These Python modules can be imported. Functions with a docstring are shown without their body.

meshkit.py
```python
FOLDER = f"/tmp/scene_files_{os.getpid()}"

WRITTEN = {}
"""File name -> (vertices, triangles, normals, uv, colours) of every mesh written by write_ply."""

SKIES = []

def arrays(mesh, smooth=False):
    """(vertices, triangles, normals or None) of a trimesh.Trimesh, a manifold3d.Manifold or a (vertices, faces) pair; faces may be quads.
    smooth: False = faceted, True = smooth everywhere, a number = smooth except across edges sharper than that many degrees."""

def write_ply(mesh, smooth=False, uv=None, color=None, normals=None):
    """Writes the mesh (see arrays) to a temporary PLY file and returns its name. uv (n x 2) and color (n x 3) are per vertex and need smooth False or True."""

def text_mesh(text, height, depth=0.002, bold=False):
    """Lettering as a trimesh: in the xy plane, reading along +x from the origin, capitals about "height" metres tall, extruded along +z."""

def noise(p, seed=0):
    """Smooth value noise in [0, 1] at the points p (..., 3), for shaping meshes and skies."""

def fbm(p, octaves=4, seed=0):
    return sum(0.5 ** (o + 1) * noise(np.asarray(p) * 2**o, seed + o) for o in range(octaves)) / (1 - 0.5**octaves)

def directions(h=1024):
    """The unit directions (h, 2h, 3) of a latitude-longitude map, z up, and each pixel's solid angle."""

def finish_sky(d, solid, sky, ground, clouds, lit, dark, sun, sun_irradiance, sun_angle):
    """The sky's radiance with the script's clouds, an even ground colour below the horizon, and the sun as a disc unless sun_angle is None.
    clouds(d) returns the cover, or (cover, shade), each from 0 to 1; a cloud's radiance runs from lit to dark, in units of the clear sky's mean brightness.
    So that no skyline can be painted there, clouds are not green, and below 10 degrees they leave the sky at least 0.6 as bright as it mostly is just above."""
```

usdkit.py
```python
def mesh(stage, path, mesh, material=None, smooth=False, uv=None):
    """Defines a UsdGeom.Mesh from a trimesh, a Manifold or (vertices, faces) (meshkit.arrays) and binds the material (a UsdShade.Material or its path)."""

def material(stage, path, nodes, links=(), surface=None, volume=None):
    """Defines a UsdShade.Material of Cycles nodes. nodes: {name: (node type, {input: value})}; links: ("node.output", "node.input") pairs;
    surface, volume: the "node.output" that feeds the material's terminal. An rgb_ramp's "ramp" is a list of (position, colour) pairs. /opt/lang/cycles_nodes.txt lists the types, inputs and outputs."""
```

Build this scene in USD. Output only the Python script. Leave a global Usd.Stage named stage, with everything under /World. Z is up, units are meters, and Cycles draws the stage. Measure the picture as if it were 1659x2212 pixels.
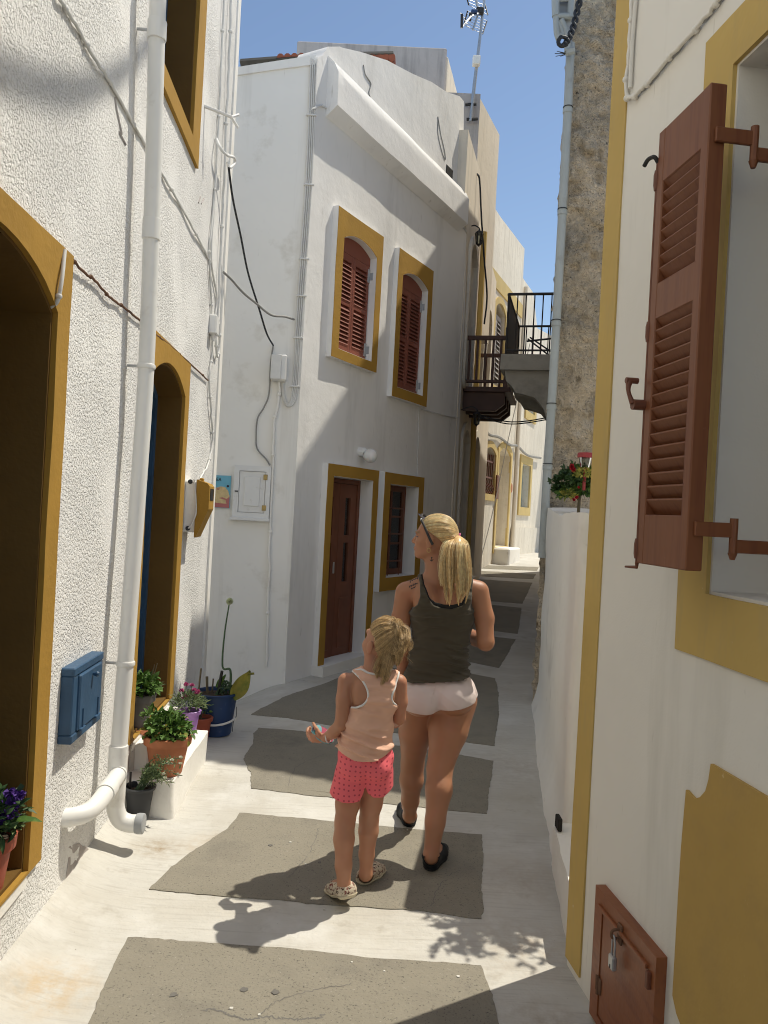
import math, random
import numpy as np, trimesh, usdkit, meshkit
import manifold3d as m3
from pxr import Usd, UsdGeom, UsdLux, UsdShade, Gf, Sdf, Vt
from shapely.geometry import Polygon, LineString, Point, MultiPolygon
from shapely.geometry import box as sbox
from shapely.ops import unary_union

stage = Usd.Stage.CreateInMemory()
UsdGeom.SetStageUpAxis(stage, UsdGeom.Tokens.z)
UsdGeom.SetStageMetersPerUnit(stage, 1.0)
stage.SetDefaultPrim(UsdGeom.Xform.Define(stage, '/World').GetPrim())
UsdGeom.Scope.Define(stage, '/World/Looks')

# ---------------------------------------------------------------- camera, sky, sun, exposure
EYE, ROLL, FPX, CX, CY = 1.65, math.radians(3.05), 1700.0, 829.5, 1106.0
cam = UsdGeom.Camera.Define(stage, '/World/camera')
cs, sn = math.cos(ROLL), math.sin(ROLL)
cam.AddTransformOp().Set(Gf.Matrix4d(cs, 0, sn, 0, -sn, 0, cs, 0, 0, -1, 0, 0, 0, 0, EYE, 1))
cam.CreateHorizontalApertureAttr(24.0)
cam.CreateVerticalApertureAttr(32.0)
cam.CreateFocalLengthAttr(24.0 * FPX / 1659.0)
cam.CreateClippingRangeAttr(Gf.Vec2f(0.05, 500))
cam.CreateExposureAttr(0.5)
SUN = np.array([0.399, 0.249, 0.883]); SUN /= np.linalg.norm(SUN)
usdkit.material(stage, '/World/Looks/sky', {
    'sky': ('sky_texture', {'sky_type': 'single_scattering', 'sun_disc': False, 'sun_elevation': float(math.asin(SUN[2])),
                            'sun_rotation': float(math.atan2(SUN[0], SUN[1])), 'altitude': 60.0, 'air_density': 1.0, 'aerosol_density': 0.35, 'ozone_density': 1.6}),
    'wb': ('mix_color', {'blend_type': 'multiply', 'fac': 1.0, 'b': (1.02, 1.0, .97)}),
    'bg': ('background_shader', {'strength': 0.10})}, [('sky.color', 'wb.a'), ('wb.result', 'bg.color')], surface='bg.background')
dome = UsdLux.DomeLight.Define(stage, '/World/sky')
UsdShade.MaterialBindingAPI.Apply(dome.GetPrim()).Bind(UsdShade.Material.Get(stage, '/World/Looks/sky'))
dome.GetPrim().SetCustomDataByKey('kind', 'structure')
sun = UsdLux.DistantLight.Define(stage, '/World/sun')
sun.CreateIntensityAttr(0.75); sun.CreateNormalizeAttr(True); sun.CreateAngleAttr(0.55); sun.CreateColorAttr(Gf.Vec3f(1.0, 0.94, 0.81))
zax = Gf.Vec3d(*map(float, SUN)); xax = Gf.Cross(Gf.Vec3d(0, 0, 1), zax).GetNormalized(); yax = Gf.Cross(zax, xax)
sun.AddTransformOp().Set(Gf.Matrix4d(*xax, 0, *yax, 0, *zax, 0, *(zax * 60), 1))

# ---------------------------------------------------------------- helpers
LOC, USED = {}, {}
def numbered(parent, name):
    n = USED.get((parent, name), 0); USED[(parent, name)] = n + 1
    return f'{parent}/{name}' if n == 0 else f'{parent}/{name}_{n:03d}'
def meta(path, label=None, cat=None, group=None, kind=None):
    p = stage.GetPrimAtPath(path)
    for k, v in (('label', label), ('category', cat), ('group', group), ('kind', kind)):
        if v: p.SetCustomDataByKey(k, v)
def thing(name, label, cat, loc=(0, 0, 0), group=None, kind=None):
    path = numbered('/World', name)
    x = UsdGeom.Xform.Define(stage, path); x.AddTranslateOp().Set(Gf.Vec3d(*map(float, loc)))
    LOC[path] = np.array(loc, float); meta(path, label, cat, group, kind)
    return path
def part(name, mesh, mat, parent, smooth=35, label=None, kind=None):
    path = numbered(parent, name); root = '/'.join(path.split('/')[:3])
    v, f = (mesh.vertices, mesh.faces) if hasattr(mesh, 'vertices') else mesh
    off = LOC.get(root, np.zeros(3))
    usdkit.mesh(stage, path, trimesh.Trimesh(np.asarray(v) - off, f, process=False), MATS[mat] if isinstance(mat, str) else mat, smooth=smooth)
    if label or kind: meta(path, label, kind=kind)
    return path
def single(name, mesh, mat, label, cat, group=None, smooth=35, kind=None):
    path = numbered('/World', name)
    usdkit.mesh(stage, path, mesh, MATS[mat] if isinstance(mat, str) else mat, smooth=smooth); meta(path, label, cat, group, kind)
    return path
def curves(name, lines, width, mat, parent):
    path = numbered(parent, name); root = '/'.join(path.split('/')[:3]); off = LOC.get(root, np.zeros(3))
    c = UsdGeom.BasisCurves.Define(stage, path)
    pts = np.concatenate(lines) - off
    c.CreatePointsAttr(Vt.Vec3fArray.FromNumpy(pts.astype(np.float32)))
    c.CreateCurveVertexCountsAttr(Vt.IntArray([len(l) for l in lines]))
    c.CreateTypeAttr('linear')
    c.CreateWidthsAttr(Vt.FloatArray.FromNumpy(np.concatenate([np.linspace(width, width * .45, len(l)) for l in lines]).astype(np.float32))); c.SetWidthsInterpolation('vertex')
    UsdShade.MaterialBindingAPI.Apply(c.GetPrim()).Bind(MATS[mat])
    return path
cat_ = lambda ms: trimesh.util.concatenate(list(ms))

def ray(px, py):
    u, v = (px - CX) / FPX, (CY - py) / FPX
    return np.array([u * cs - v * sn, 1.0, u * sn + v * cs])
def at(px, py, Y):                                   # the point seen at (px, py) that lies Y metres ahead
    return np.array([0, 0, EYE]) + ray(px, py) * Y
def proj(p):
    p = np.asarray(p, float) - [0, 0, EYE]; X, Z = p[0] / p[1], p[2] / p[1]
    return (CX + FPX * (X * cs + Z * sn), CY - FPX * (-X * sn + Z * cs))

class Wall:                                          # a vertical plane: s runs along d, o out of it along n
    def __init__(self, O, d, side):
        self.O = np.array(O, float); self.d = np.array(d, float) / np.linalg.norm(d)
        n = np.array([-self.d[1], self.d[0]]); self.n = n * side
    def hit(self, px, py, out=0.0):
        r = ray(px, py); t = (self.O @ self.n + out) / (r[:2] @ self.n)
        p = r[:2] * t
        return float((p - self.O) @ self.d), float(EYE + t * r[2])
    def poly(self, pts, out=0.0): return [self.hit(x, y, out) for x, y in pts]
    def M(self):
        m = np.eye(4); m[:2, 0] = self.d; m[:3, 1] = [0, 0, 1]; m[:2, 2] = self.n; m[2, 2] = 0; m[:2, 3] = self.O
        return m
    def w(self, mesh):
        mesh = mesh.copy(); mesh.apply_transform(self.M()); return mesh
    def p(self, s, z, o=0.0):
        q = self.O + self.d * s + self.n * o; return np.array([q[0], q[1], z])

def prism(poly, o0, o1):
    if isinstance(poly, (list, tuple)): poly = Polygon(poly)
    if not poly.is_valid: poly = poly.buffer(0)
    m = cat_(trimesh.creation.extrude_polygon(g, o1 - o0, engine='earcut') for g in getattr(poly, 'geoms', [poly]))
    m.apply_translation([0, 0, o0]); return m
def refine(mesh, L):
    m = m3.Manifold(m3.Mesh(np.asarray(mesh.vertices, np.float32), np.asarray(mesh.faces, np.uint32)))
    if m.status() != m3.Error.NoError or m.is_empty():
        mesh.merge_vertices(); m = m3.Manifold(m3.Mesh(np.asarray(mesh.vertices, np.float32), np.asarray(mesh.faces, np.uint32)))
    q = m.refine_to_length(L).to_mesh()
    return trimesh.Trimesh(q.vert_properties[:, :3], q.tri_verts, process=False)
def wobble(mesh, amp, scale, seed=0, axes=(1, 1, 1)):
    v = np.array(mesh.vertices)
    d = np.stack([meshkit.fbm(v / scale + 7.3 * k, 3, seed + 11 * k) - .5 for k in range(3)], 1) * 2 * amp * np.array(axes)
    return trimesh.Trimesh(v + d, mesh.faces, process=False)
def slab(poly, o0, o1, L=.16, amp=.006, scale=.35, seed=0):
    return wobble(refine(prism(poly, o0, o1), L), amp, scale, seed)
def bevelbox(size, center, r=.006):
    sx, sy, sz = [s / 2 for s in size]; r = min(r, sx * .9, sy * .9, sz * .9)
    pts = [(a * (sx - r * (i == 0)), b * (sy - r * (i == 1)), c * (sz - r * (i == 2)))
           for a in (-1, 1) for b in (-1, 1) for c in (-1, 1) for i in ((0), (1), (2))]
    pts = []
    for a in (-1, 1):
        for b in (-1, 1):
            for c in (-1, 1):
                pts += [(a * sx, b * (sy - r), c * (sz - r)), (a * (sx - r), b * sy, c * (sz - r)), (a * (sx - r), b * (sy - r), c * sz)]
    m = trimesh.convex.convex_hull(np.array(pts)); m.apply_translation(center); return m
def lbox(s0, s1, z0, z1, o0, o1, r=.004):             # a bevelled box in a wall's frame
    return bevelbox((abs(s1 - s0), abs(z1 - z0), abs(o1 - o0)), ((s0 + s1) / 2, (z0 + z1) / 2, (o0 + o1) / 2), r)
def spline(pts, n=8):
    p = np.asarray(pts, float)
    if len(p) < 3: return np.linspace(p[0], p[-1], n)
    q = np.vstack([2 * p[0] - p[1], p, 2 * p[-1] - p[-2]]); out = []
    for i in range(1, len(q) - 2):
        for t in np.linspace(0, 1, n, endpoint=False):
            a, b, c, d = q[i - 1], q[i], q[i + 1], q[i + 2]
            out.append(.5 * (2 * b + (c - a) * t + (2 * a - 5 * b + 4 * c - d) * t * t + (3 * b - a - 3 * c + d) * t ** 3))
    out.append(p[-1]); return np.array(out)
def tube(points, r, sides=8, cap=True):
    p = np.asarray(points, float); n = len(p); r = np.broadcast_to(np.asarray(r, float), (n,))
    t = np.gradient(p, axis=0); t /= np.linalg.norm(t, axis=1, keepdims=True) + 1e-12
    a = np.cross(t[0], [0, 0, 1.0] if abs(t[0][2]) < .9 else [1.0, 0, 0]); a /= np.linalg.norm(a); A = [a]
    for i in range(1, n):
        a = A[-1] - t[i] * (A[-1] @ t[i]); a /= np.linalg.norm(a) + 1e-12; A.append(a)
    A = np.array(A); B = np.cross(t, A); g = np.arange(sides) * 2 * math.pi / sides
    v = p[:, None] + r[:, None, None] * (np.cos(g)[None, :, None] * A[:, None] + np.sin(g)[None, :, None] * B[:, None])
    i, j = np.meshgrid(np.arange(n - 1), np.arange(sides), indexing='ij')
    a, b = i * sides + j, i * sides + (j + 1) % sides
    f = np.vstack([np.stack([a, b, b + sides], -1).reshape(-1, 3), np.stack([a, b + sides, a + sides], -1).reshape(-1, 3)])
    v = v.reshape(-1, 3)
    if cap:
        c0, c1 = len(v), len(v) + 1; v = np.vstack([v, p[0], p[-1]]); k = np.arange(sides); k2 = (k + 1) % sides
        f = np.vstack([f, np.stack([k2, k, np.full(sides, c0)], 1), np.stack([(n - 1) * sides + k, (n - 1) * sides + k2, np.full(sides, c1)], 1)])
    return trimesh.Trimesh(v, f, process=False)
def lathe(profile, sides=40, center=(0, 0, 0)):
    m = trimesh.creation.revolve(np.array(profile, float), sections=sides); m.apply_translation(center); return m
def cable(wall, pix, out, r, n=6, sides=6):           # a cable clipped to a wall along pixels of the photograph
    pts = [wall.p(*wall.hit(x, y, out), out) for x, y in pix]
    return tube(spline(pts, n), r, sides)
def rect(s0, s1, z0, z1): return sbox(min(s0, s1), min(z0, z1), max(s0, s1), max(z0, z1))
def arch(s0, s1, z0, zs, rise, n=14):                 # an opening with a segmental arch above zs
    s0, s1 = min(s0, s1), max(s0, s1); c, h = (s0 + s1) / 2, (s1 - s0) / 2
    R = (h * h + rise * rise) / (2 * rise); a0 = math.asin(min(1, h / R)) if rise <= h else math.pi - math.asin(h / R)
    top = [(c + R * math.sin(a), zs + rise - R + R * math.cos(a)) for a in np.linspace(a0, -a0, n)]
    return Polygon([(s0, z0), (s1, z0)] + top)
def pbox(px0, py0, px1, py1): return [(px0, py0), (px1, py0), (px1, py1), (px0, py1)]

# ---------------------------------------------------------------- materials
MATS = {}
def mat(name, col, rough=.8, var=.06, vscale=2.0, bump=None, spec=.3, metal=0.0, dirt=None, extra=None, fine=None, sheen=0.0, sss=0.0, local=False):
    """Principled paint: colour varied by a broad noise, optional dirt = (colour, scale, from, to), fine = (colour, scale, from, to) speckle, bump = [(scale, distance, strength)]."""
    n = {'p': ('principled_bsdf', {'roughness': rough, 'specular_ior_level': spec, 'metallic': metal, 'sheen_weight': sheen})}
    if sss: n['p'][1].update(subsurface_weight=sss, subsurface_radius=(1.0, .35, .2), subsurface_scale=.008)
    n['g'] = ('texture_coordinate', {}) if local else ('geometry', {})
    src = 'g.object' if local else 'g.position'
    n['n1'] = ('noise_texture', {'scale': vscale, 'detail': 4.0, 'roughness': .6})
    c = np.array(col, float)
    n['r1'] = ('rgb_ramp', {'ramp': [(.3, tuple(c * (1 - var))), (.7, tuple(np.minimum(c * (1 + var), .95)))]})
    l = [(src, 'n1.vector'), ('n1.fac', 'r1.fac')]; last = 'r1.color'
    for key, spec_ in (('d', dirt), ('f', fine)):
        if not spec_: continue
        specs = spec_ if isinstance(spec_, list) else [spec_]
        for i, sp in enumerate(specs):
            k = f'{key}{i}'; dc, sc, lo, hi = sp[:4]; st = sp[4] if len(sp) > 4 else (1, 1, 1)
            n[k + 'm'] = ('mapping', {'scale': tuple(float(x) for x in st)})
            n[k + 'n'] = ('noise_texture', {'scale': sc, 'detail': 5.0, 'roughness': .65})
            n[k + 'r'] = ('map_range', {'from_min': lo, 'from_max': hi, 'clamp': True})
            n[k + 'x'] = ('mix_color', {'b': tuple(dc)})
            l += [(src, k + 'm.vector'), (k + 'm.vector', k + 'n.vector'), (k + 'n.fac', k + 'r.value'), (k + 'r.result', k + 'x.fac'), (last, k + 'x.a')]; last = k + 'x.result'
    l.append((last, 'p.base_color'))
    prev = None
    for i, b in enumerate(bump or []):
        sc, dist, st = b[:3]; kind = b[3] if len(b) > 3 else 'noise'
        if kind == 'pit':
            n[f'b{i}n'] = ('noise_texture', {'scale': sc, 'detail': 2.0, 'roughness': .55}); n[f'b{i}q'] = ('map_range', {'from_min': .34, 'from_max': .54, 'clamp': True}); n[f'b{i}w'] = ('noise_texture', {'scale': 1.6, 'detail': 3.0}); n[f'b{i}u'] = ('map_range', {'from_min': .36, 'from_max': .60, 'to_min': .22, 'to_max': 1.0, 'clamp': True}); n[f'b{i}y'] = ('math', {'math_type': 'multiply'}); l += [(f'b{i}n.fac', f'b{i}q.value'), (src, f'b{i}w.vector'), (f'b{i}w.fac', f'b{i}u.value'), (f'b{i}q.result', f'b{i}y.value1'), (f'b{i}u.result', f'b{i}y.value2')]; out = f'b{i}y.value'
        elif kind == 'voronoi': n[f'b{i}n'] = ('voronoi_texture', {'scale': sc, 'feature': 'smooth_f1', 'smoothness': .6, 'randomness': 1.0}); out = f'b{i}n.distance'
        else: n[f'b{i}n'] = ('noise_texture', {'scale': sc, 'detail': 3.0, 'roughness': .6}); out = f'b{i}n.fac'
        n[f'b{i}'] = ('bump', {'distance': dist, 'strength': st})
        if len(b) > 4:
            n[f'b{i}m'] = ('mapping', {'scale': tuple(float(x) for x in b[4])}); l += [(src, f'b{i}m.vector'), (f'b{i}m.vector', f'b{i}n.vector')]
        else: l.append((src, f'b{i}n.vector'))
        l.append((out, f'b{i}.height'))
        if prev: l.append((prev, f'b{i}.normal'))
        prev = f'b{i}.normal'
    if prev: l.append((prev, 'p.normal'))
    if extra: extra(n, l)
    MATS[name] = usdkit.material(stage, f'/World/Looks/{name}', n, l, surface='p.BSDF'); return MATS[name]

WHITE = (.85, .825, .765)
mat('limewash', WHITE, .9, .03, 1.5, [(9, .02, .35), (60, .004, .4)], dirt=[((.55, .52, .47), 1.3, .58, .85), ((.42, .40, .36), 6.0, .66, .80)])
mat('stucco', (.87, .855, .82), .92, .03, 2.0, [(85, .009, .85, 'pit'), (180, .003, .8), (2.5, .03, .35), (11, .010, .4)], fine=[((.62, .605, .57), 75, .60, .74), ((.66, .64, .60), 5, .62, .82)])
mat('smooth_white', (.87, .845, .79), .88, .02, 1.2, [(5, .02, .25), (120, .002, .4)], dirt=[((.62, .585, .52), .9, .50, .82, (4, 4, .3)), ((.66, .62, .54), 2.6, .58, .80), ((.50, .46, .40), 9, .70, .80, (6, 6, .4))])
mat('right_white', (.80, .765, .69), .85, .03, 1.1, [(4, .015, .25), (150, .0015, .4)], dirt=[((.60, .57, .50), 1.1, .54, .86, (3, 3, .4)), ((.48, .44, .37), 7.0, .68, .80, (4, 4, .5))])
mat('facade_white', (.855, .835, .80), .9, .02, 1.6, [(6, .02, .35), (90, .003, .4)], dirt=[((.62, .60, .56), 1.0, .54, .9, (2.5, 2.5, .5)), ((.56, .53, .48), 5.0, .64, .80, (3, 3, .6))])
mat('cream', (.72, .64, .52), .9, .05, 1.5, [(8, .015, .4), (80, .003, .4)], dirt=[((.50, .45, .36), 1.6, .5, .85, (4, 4, .5)), ((.33, .29, .24), 6, .64, .8, (5, 5, .25))])
mat('pale_cream', (.78, .72, .61), .9, .06, 1.2, [(8, .015, .4), (40, .006, .5)], dirt=[((.58, .52, .42), 1.6, .48, .78, (4, 4, .4)), ((.40, .35, .28), 5.0, .60, .78, (5, 5, .3)), ((.64, .57, .46), 9, .55, .75)])
mat('grey_render', (.45, .41, .385), .92, .10, 1.3, [(20, .006, .6)], dirt=[((.22, .20, .19), 1.8, .5, .8, (4, 4, .4))])  # grey plaster; also painted shade on the roof room and tower fronts
mat('stone_render', (.72, .60, .44), .95, .22, 4.0, [(32, .05, 1.0), (75, .025, 1.0), (9, .05, .8)], dirt=[((.34, .31, .26), 3.0, .5, .72), ((.66, .60, .51), 5.0, .55, .75)], fine=[((.12, .11, .09), 26, .62, .69), ((.20, .175, .14), 60, .60, .68)])
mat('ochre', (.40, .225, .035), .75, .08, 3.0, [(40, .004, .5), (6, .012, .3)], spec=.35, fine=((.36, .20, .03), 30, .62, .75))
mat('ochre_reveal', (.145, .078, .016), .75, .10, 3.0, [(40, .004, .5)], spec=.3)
mat('pale_ochre', (.56, .39, .125), .8, .06, 2.0, [(60, .002, .4), (7, .010, .3)], spec=.3, dirt=[((.50, .36, .14), 14, .52, .75, (1, 1, .25)), ((.66, .58, .42), 24, .70, .78)])
mat('dado_ochre', (.50, .325, .095), .8, .06, 2.0, [(60, .002, .4), (7, .010, .3)], spec=.3, dirt=[((.44, .29, .10), 5, .50, .78), ((.60, .45, .22), 30, .70, .78)])
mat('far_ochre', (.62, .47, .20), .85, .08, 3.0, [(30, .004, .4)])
mat('blue_paint', (.035, .088, .165), .5, .15, 6.0, [(50, .003, .4)], spec=.45, fine=((.10, .15, .21), 40, .66, .75))
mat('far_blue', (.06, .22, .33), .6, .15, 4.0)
mat('shutter_brown', (.20, .070, .027), .48, .08, 3.0, [(30, .003, .25), (60, .0012, .5, 'noise', (1, 1, .06))], spec=.45, dirt=[((.145, .040, .018), 40, .50, .75, (1, 1, .06)), ((.26, .10, .055), 22, .68, .78)])
mat('shutter_red', (.25, .078, .05), .55, .08, 5.0, [(40, .002, .3)], spec=.4)
mat('door_brown', (.175, .060, .030), .5, .15, 5.0, [(30, .003, .3, 'noise', (1, 1, .1))], spec=.4)
mat('dark_wood', (.085, .045, .032), .6, .15, 6.0, [(30, .003, .4)], spec=.35)
mat('hatch_red', (.25, .080, .026), .42, .10, 6.0, [(25, .004, .35), (90, .001, .3)], spec=.5, dirt=[((.17, .048, .02), 30, .5, .75, (1, .1, 1)), ((.33, .15, .08), 40, .69, .77)])
mat('pvc', (.80, .79, .75), .38, .03, 3.0, spec=.5, dirt=((.60, .56, .49), 5.0, .6, .8))
mat('pvc_grey', (.36, .375, .385), .5, .08, 5.0, spec=.5)
mat('white_paint', (.78, .77, .74), .55, .03, 4.0, [(60, .002, .3)], spec=.45, dirt=((.55, .52, .46), 7.0, .62, .8))
mat('cable_white', (.70, .69, .66), .7, .08, 10.0)
mat('cable_grey', (.30, .29, .27), .7, .10, 10.0)
mat('cable_black', (.035, .037, .04), .6, .10, 10.0)
mat('balcony_brown', (.085, .036, .022), .5, .12, 8.0, spec=.4)
mat('iron_black', (.028, .026, .025), .6, .15, 8.0, spec=.4)
mat('iron_brown', (.16, .055, .028), .5, .10, 8.0, spec=.45)
mat('rust', (.16, .085, .05), .85, .25, 30.0)
mat('galvanised', (.48, .49, .50), .4, .08, 9.0, metal=.8)
mat('brass', (.42, .31, .13), .45, .2, 20.0, metal=.8)
mat('pipe_grey_green', (.40, .43, .42), .55, .06, 5.0, spec=.4, dirt=((.28, .27, .24), 4.0, .58, .8))
mat('balcony_concrete', (.31, .295, .255), .9, .12, 3.0, [(30, .006, .6)], dirt=((.12, .115, .105), 3.0, .5, .8))
mat('dark_hole', (.03, .027, .024), .95, .2, 5.0)
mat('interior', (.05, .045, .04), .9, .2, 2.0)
mat('concrete', (.262, .238, .188), .92, .11, 2.2, [(90, .004, .7), (11, .010, .35)], dirt=[((.165, .152, .127), 2.2, .5, .75), ((.30, .26, .20), 1.1, .56, .8)], fine=[((.085, .078, .066), 120, .58, .67), ((.36, .335, .29), 95, .63, .71)])
STAINS = [(-.70, 3.78, .0, .22, (.42, .30, .17)), (-.98, 3.72, 0, .16, (.30, .22, .13)), (-1.02, 2.62, 0, .20, (.50, .36, .20)), (.62, 3.05, 0, .30, (.42, .36, .29)), (.72, 3.6, 0, .34, (.44, .39, .33)), (.62, 2.55, 0, .22, (.36, .30, .23)), (1.0, 5.2, 0, .5, (.46, .42, .37)), (-.55, 6.9, 0, .5, (.52, .48, .42))]
def stains(n, l):
    last = [q for q in l if q[1] == 'p.base_color'][0][0]; l[:] = [q for q in l if q[1] != 'p.base_color']
    n['sn'] = ('noise_texture', {'scale': 16.0, 'detail': 5.0, 'roughness': .7}); n['sn2'] = ('map_range', {'from_min': .36, 'from_max': .66, 'clamp': True}); l += [('g.position', 'sn.vector'), ('sn.fac', 'sn2.value')]
    for i, (x, y, z, r, c) in enumerate(STAINS):
        n[f's{i}d'] = ('vector_math', {'math_type': 'distance', 'vector2': (x, y, z)}); n[f's{i}r'] = ('map_range', {'from_min': 0.0, 'from_max': r, 'to_min': .95, 'to_max': 0.0, 'clamp': True})
        n[f's{i}m'] = ('math', {'math_type': 'multiply'}); n[f's{i}x'] = ('mix_color', {'b': c})
        l += [('g.position', f's{i}d.vector1'), (f's{i}d.value', f's{i}r.value'), (f's{i}r.result', f's{i}m.value1'), ('sn2.result', f's{i}m.value2'), (f's{i}m.value', f's{i}x.fac'), (last, f's{i}x.a')]; last = f's{i}x.result'
    l.append((last, 'p.base_color'))
mat('ground_white', (.555, .535, .485), .92, .07, 1.6, [(14, .012, .45), (70, .004, .5), (24, .004, .5, 'noise', (.12, 2.2, 1))], dirt=[((.45, .415, .35), 1.2, .48, .76), ((.36, .325, .27), 5.0, .60, .78), ((.44, .415, .37), 30, .52, .74, (.1, 2.0, 1)), ((.63, .615, .575), 2.2, .52, .72)], fine=[((.22, .19, .155), 30, .70, .76), ((.30, .27, .22), 64, .68, .74)], extra=stains)
mat('terracotta', (.46, .175, .085), .75, .10, 8.0, [(60, .002, .4)], spec=.3, local=True)
mat('terracotta_red', (.36, .085, .045), .6, .08, 8.0, spec=.35, local=True)
mat('pot_purple', (.33, .17, .45), .45, .06, 8.0, spec=.45)
mat('pot_black', (.035, .037, .04), .55, .12, 8.0, spec=.4)
mat('pot_grey', (.13, .125, .12), .6, .1, 8.0, spec=.35)
mat('bucket_blue', (.020, .050, .135), .5, .12, 6.0, spec=.45, dirt=((.10, .13, .19), 12.0, .62, .8))
mat('soil', (.055, .04, .028), .95, .3, 30.0, [(60, .01, 1.0)])
mat('red_plastic', (.33, .03, .035), .4, .05, 8.0, spec=.5)
mat('roof_tile', (.30, .095, .055), .85, .2, 6.0, [(40, .004, .5)])
mat('eave_dark', (.06, .055, .045), .8, .2, 5.0)
mat('sign_blue', (.17, .46, .60), .5, .05, 9.0)
mat('sign_pink', (.50, .17, .16), .5, .12, 14.0)
mat('sign_cream', (.68, .52, .27), .5, .15, 30.0)
mat('ink', (.03, .028, .05), .6, .05, 9.0)
mat('lamp_glass', (.80, .79, .75), .22, .03, 4.0, spec=.5, sss=.3)
def glass_mat():
    n = {'t': ('transparent_bsdf', {'color': (.55, .58, .56)}), 'g': ('glossy_bsdf', {'roughness': .05, 'color': (.9, .9, .9)}), 'f': ('fresnel', {'IOR': 1.5}), 'm': ('mix_closure', {})}
    MATS['glass'] = usdkit.material(stage, '/World/Looks/glass', n, [('f.fac', 'm.fac'), ('t.BSDF', 'm.closure1'), ('g.BSDF', 'm.closure2')], surface='m.closure')
glass_mat()
# ---------------------------------------------------------------- the planes the place is built on
LW = Wall((-1.05, 0), (-.056, 1), -1)                 # left house, street face (s grows away from the camera)
MF = Wall((-.845, 7.38), (.476, .88), -1)             # middle house, front
MS = Wall((-.845, 7.38), (-1.0, -.06), 1)             # middle house, side that faces the camera
RW = Wall((1.15, 0), (-.129, 1), 1)                   # right house, street face
ST = Wall((1.42, 7.05), (.95, -.31), -1)              # stone house, near face
B1 = Wall((.925, 10.65), (.23, 1), -1)                # cream house beyond the middle house
CD = Wall((1.68, 15.0), (.40, 1), -1)                 # row of houses at the end of the alley
# ---------------------------------------------------------------- ground: lime-washed cement with grey concrete panels
def smooth(a, b, x):
    t = np.clip((x - a) / (b - a), 0, 1); return t * t * (3 - 2 * t)
def gz(x, y):
    x, y = np.asarray(x, float), np.asarray(y, float)
    z = .79 * smooth(7.6, 19.0, y) * .55 + .79 * np.clip((y - 8.6) / 9.6, 0, 1) * .45
    z = z - .26 * smooth(-.78, -1.55, x) * smooth(6.2, 7.3, y) * smooth(12, 8, y)              # the side passage drops away
    dl = (x + 1.05 + .056 * y) * .9984                                                          # distance from the left house
    z = z + .085 * np.exp(-np.maximum(dl, 0) / .10) * smooth(6.6, 5.8, y) * (y > -20)
    return z
def g_hit(px, py):
    r = ray(px, py); z = 0.0
    for _ in range(40):
        t = (z - EYE) / r[2]; z = .5 * z + .5 * float(gz(*(r[:2] * t)))
    return r[:2] * t
gx = np.concatenate([[-60, -40, -20, -10, -6, -4, -3], np.arange(-2.4, 3.6, .06), [4, 5, 6, 8, 12, 20, 40, 60]])
gy = np.concatenate([[-60, -40, -20, -10, -6, -3, -1], np.arange(0, 10, .06), np.arange(10, 24, .15), [26, 30, 40, 60, 90]])
GX, GY = np.meshgrid(gx, gy, indexing='ij')
near = ((GX > -2.5) & (GX < 3.7) & (GY > 0) & (GY < 24)).astype(float)
GZ = gz(GX, GY) + near * (meshkit.fbm(np.stack([GX * 2.2, GY * 2.2, GX * 0], -1), 3, 4) - .5) * .016
I, J = np.meshgrid(np.arange(len(gx) - 1), np.arange(len(gy) - 1), indexing='ij'); k = len(gy)
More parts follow.
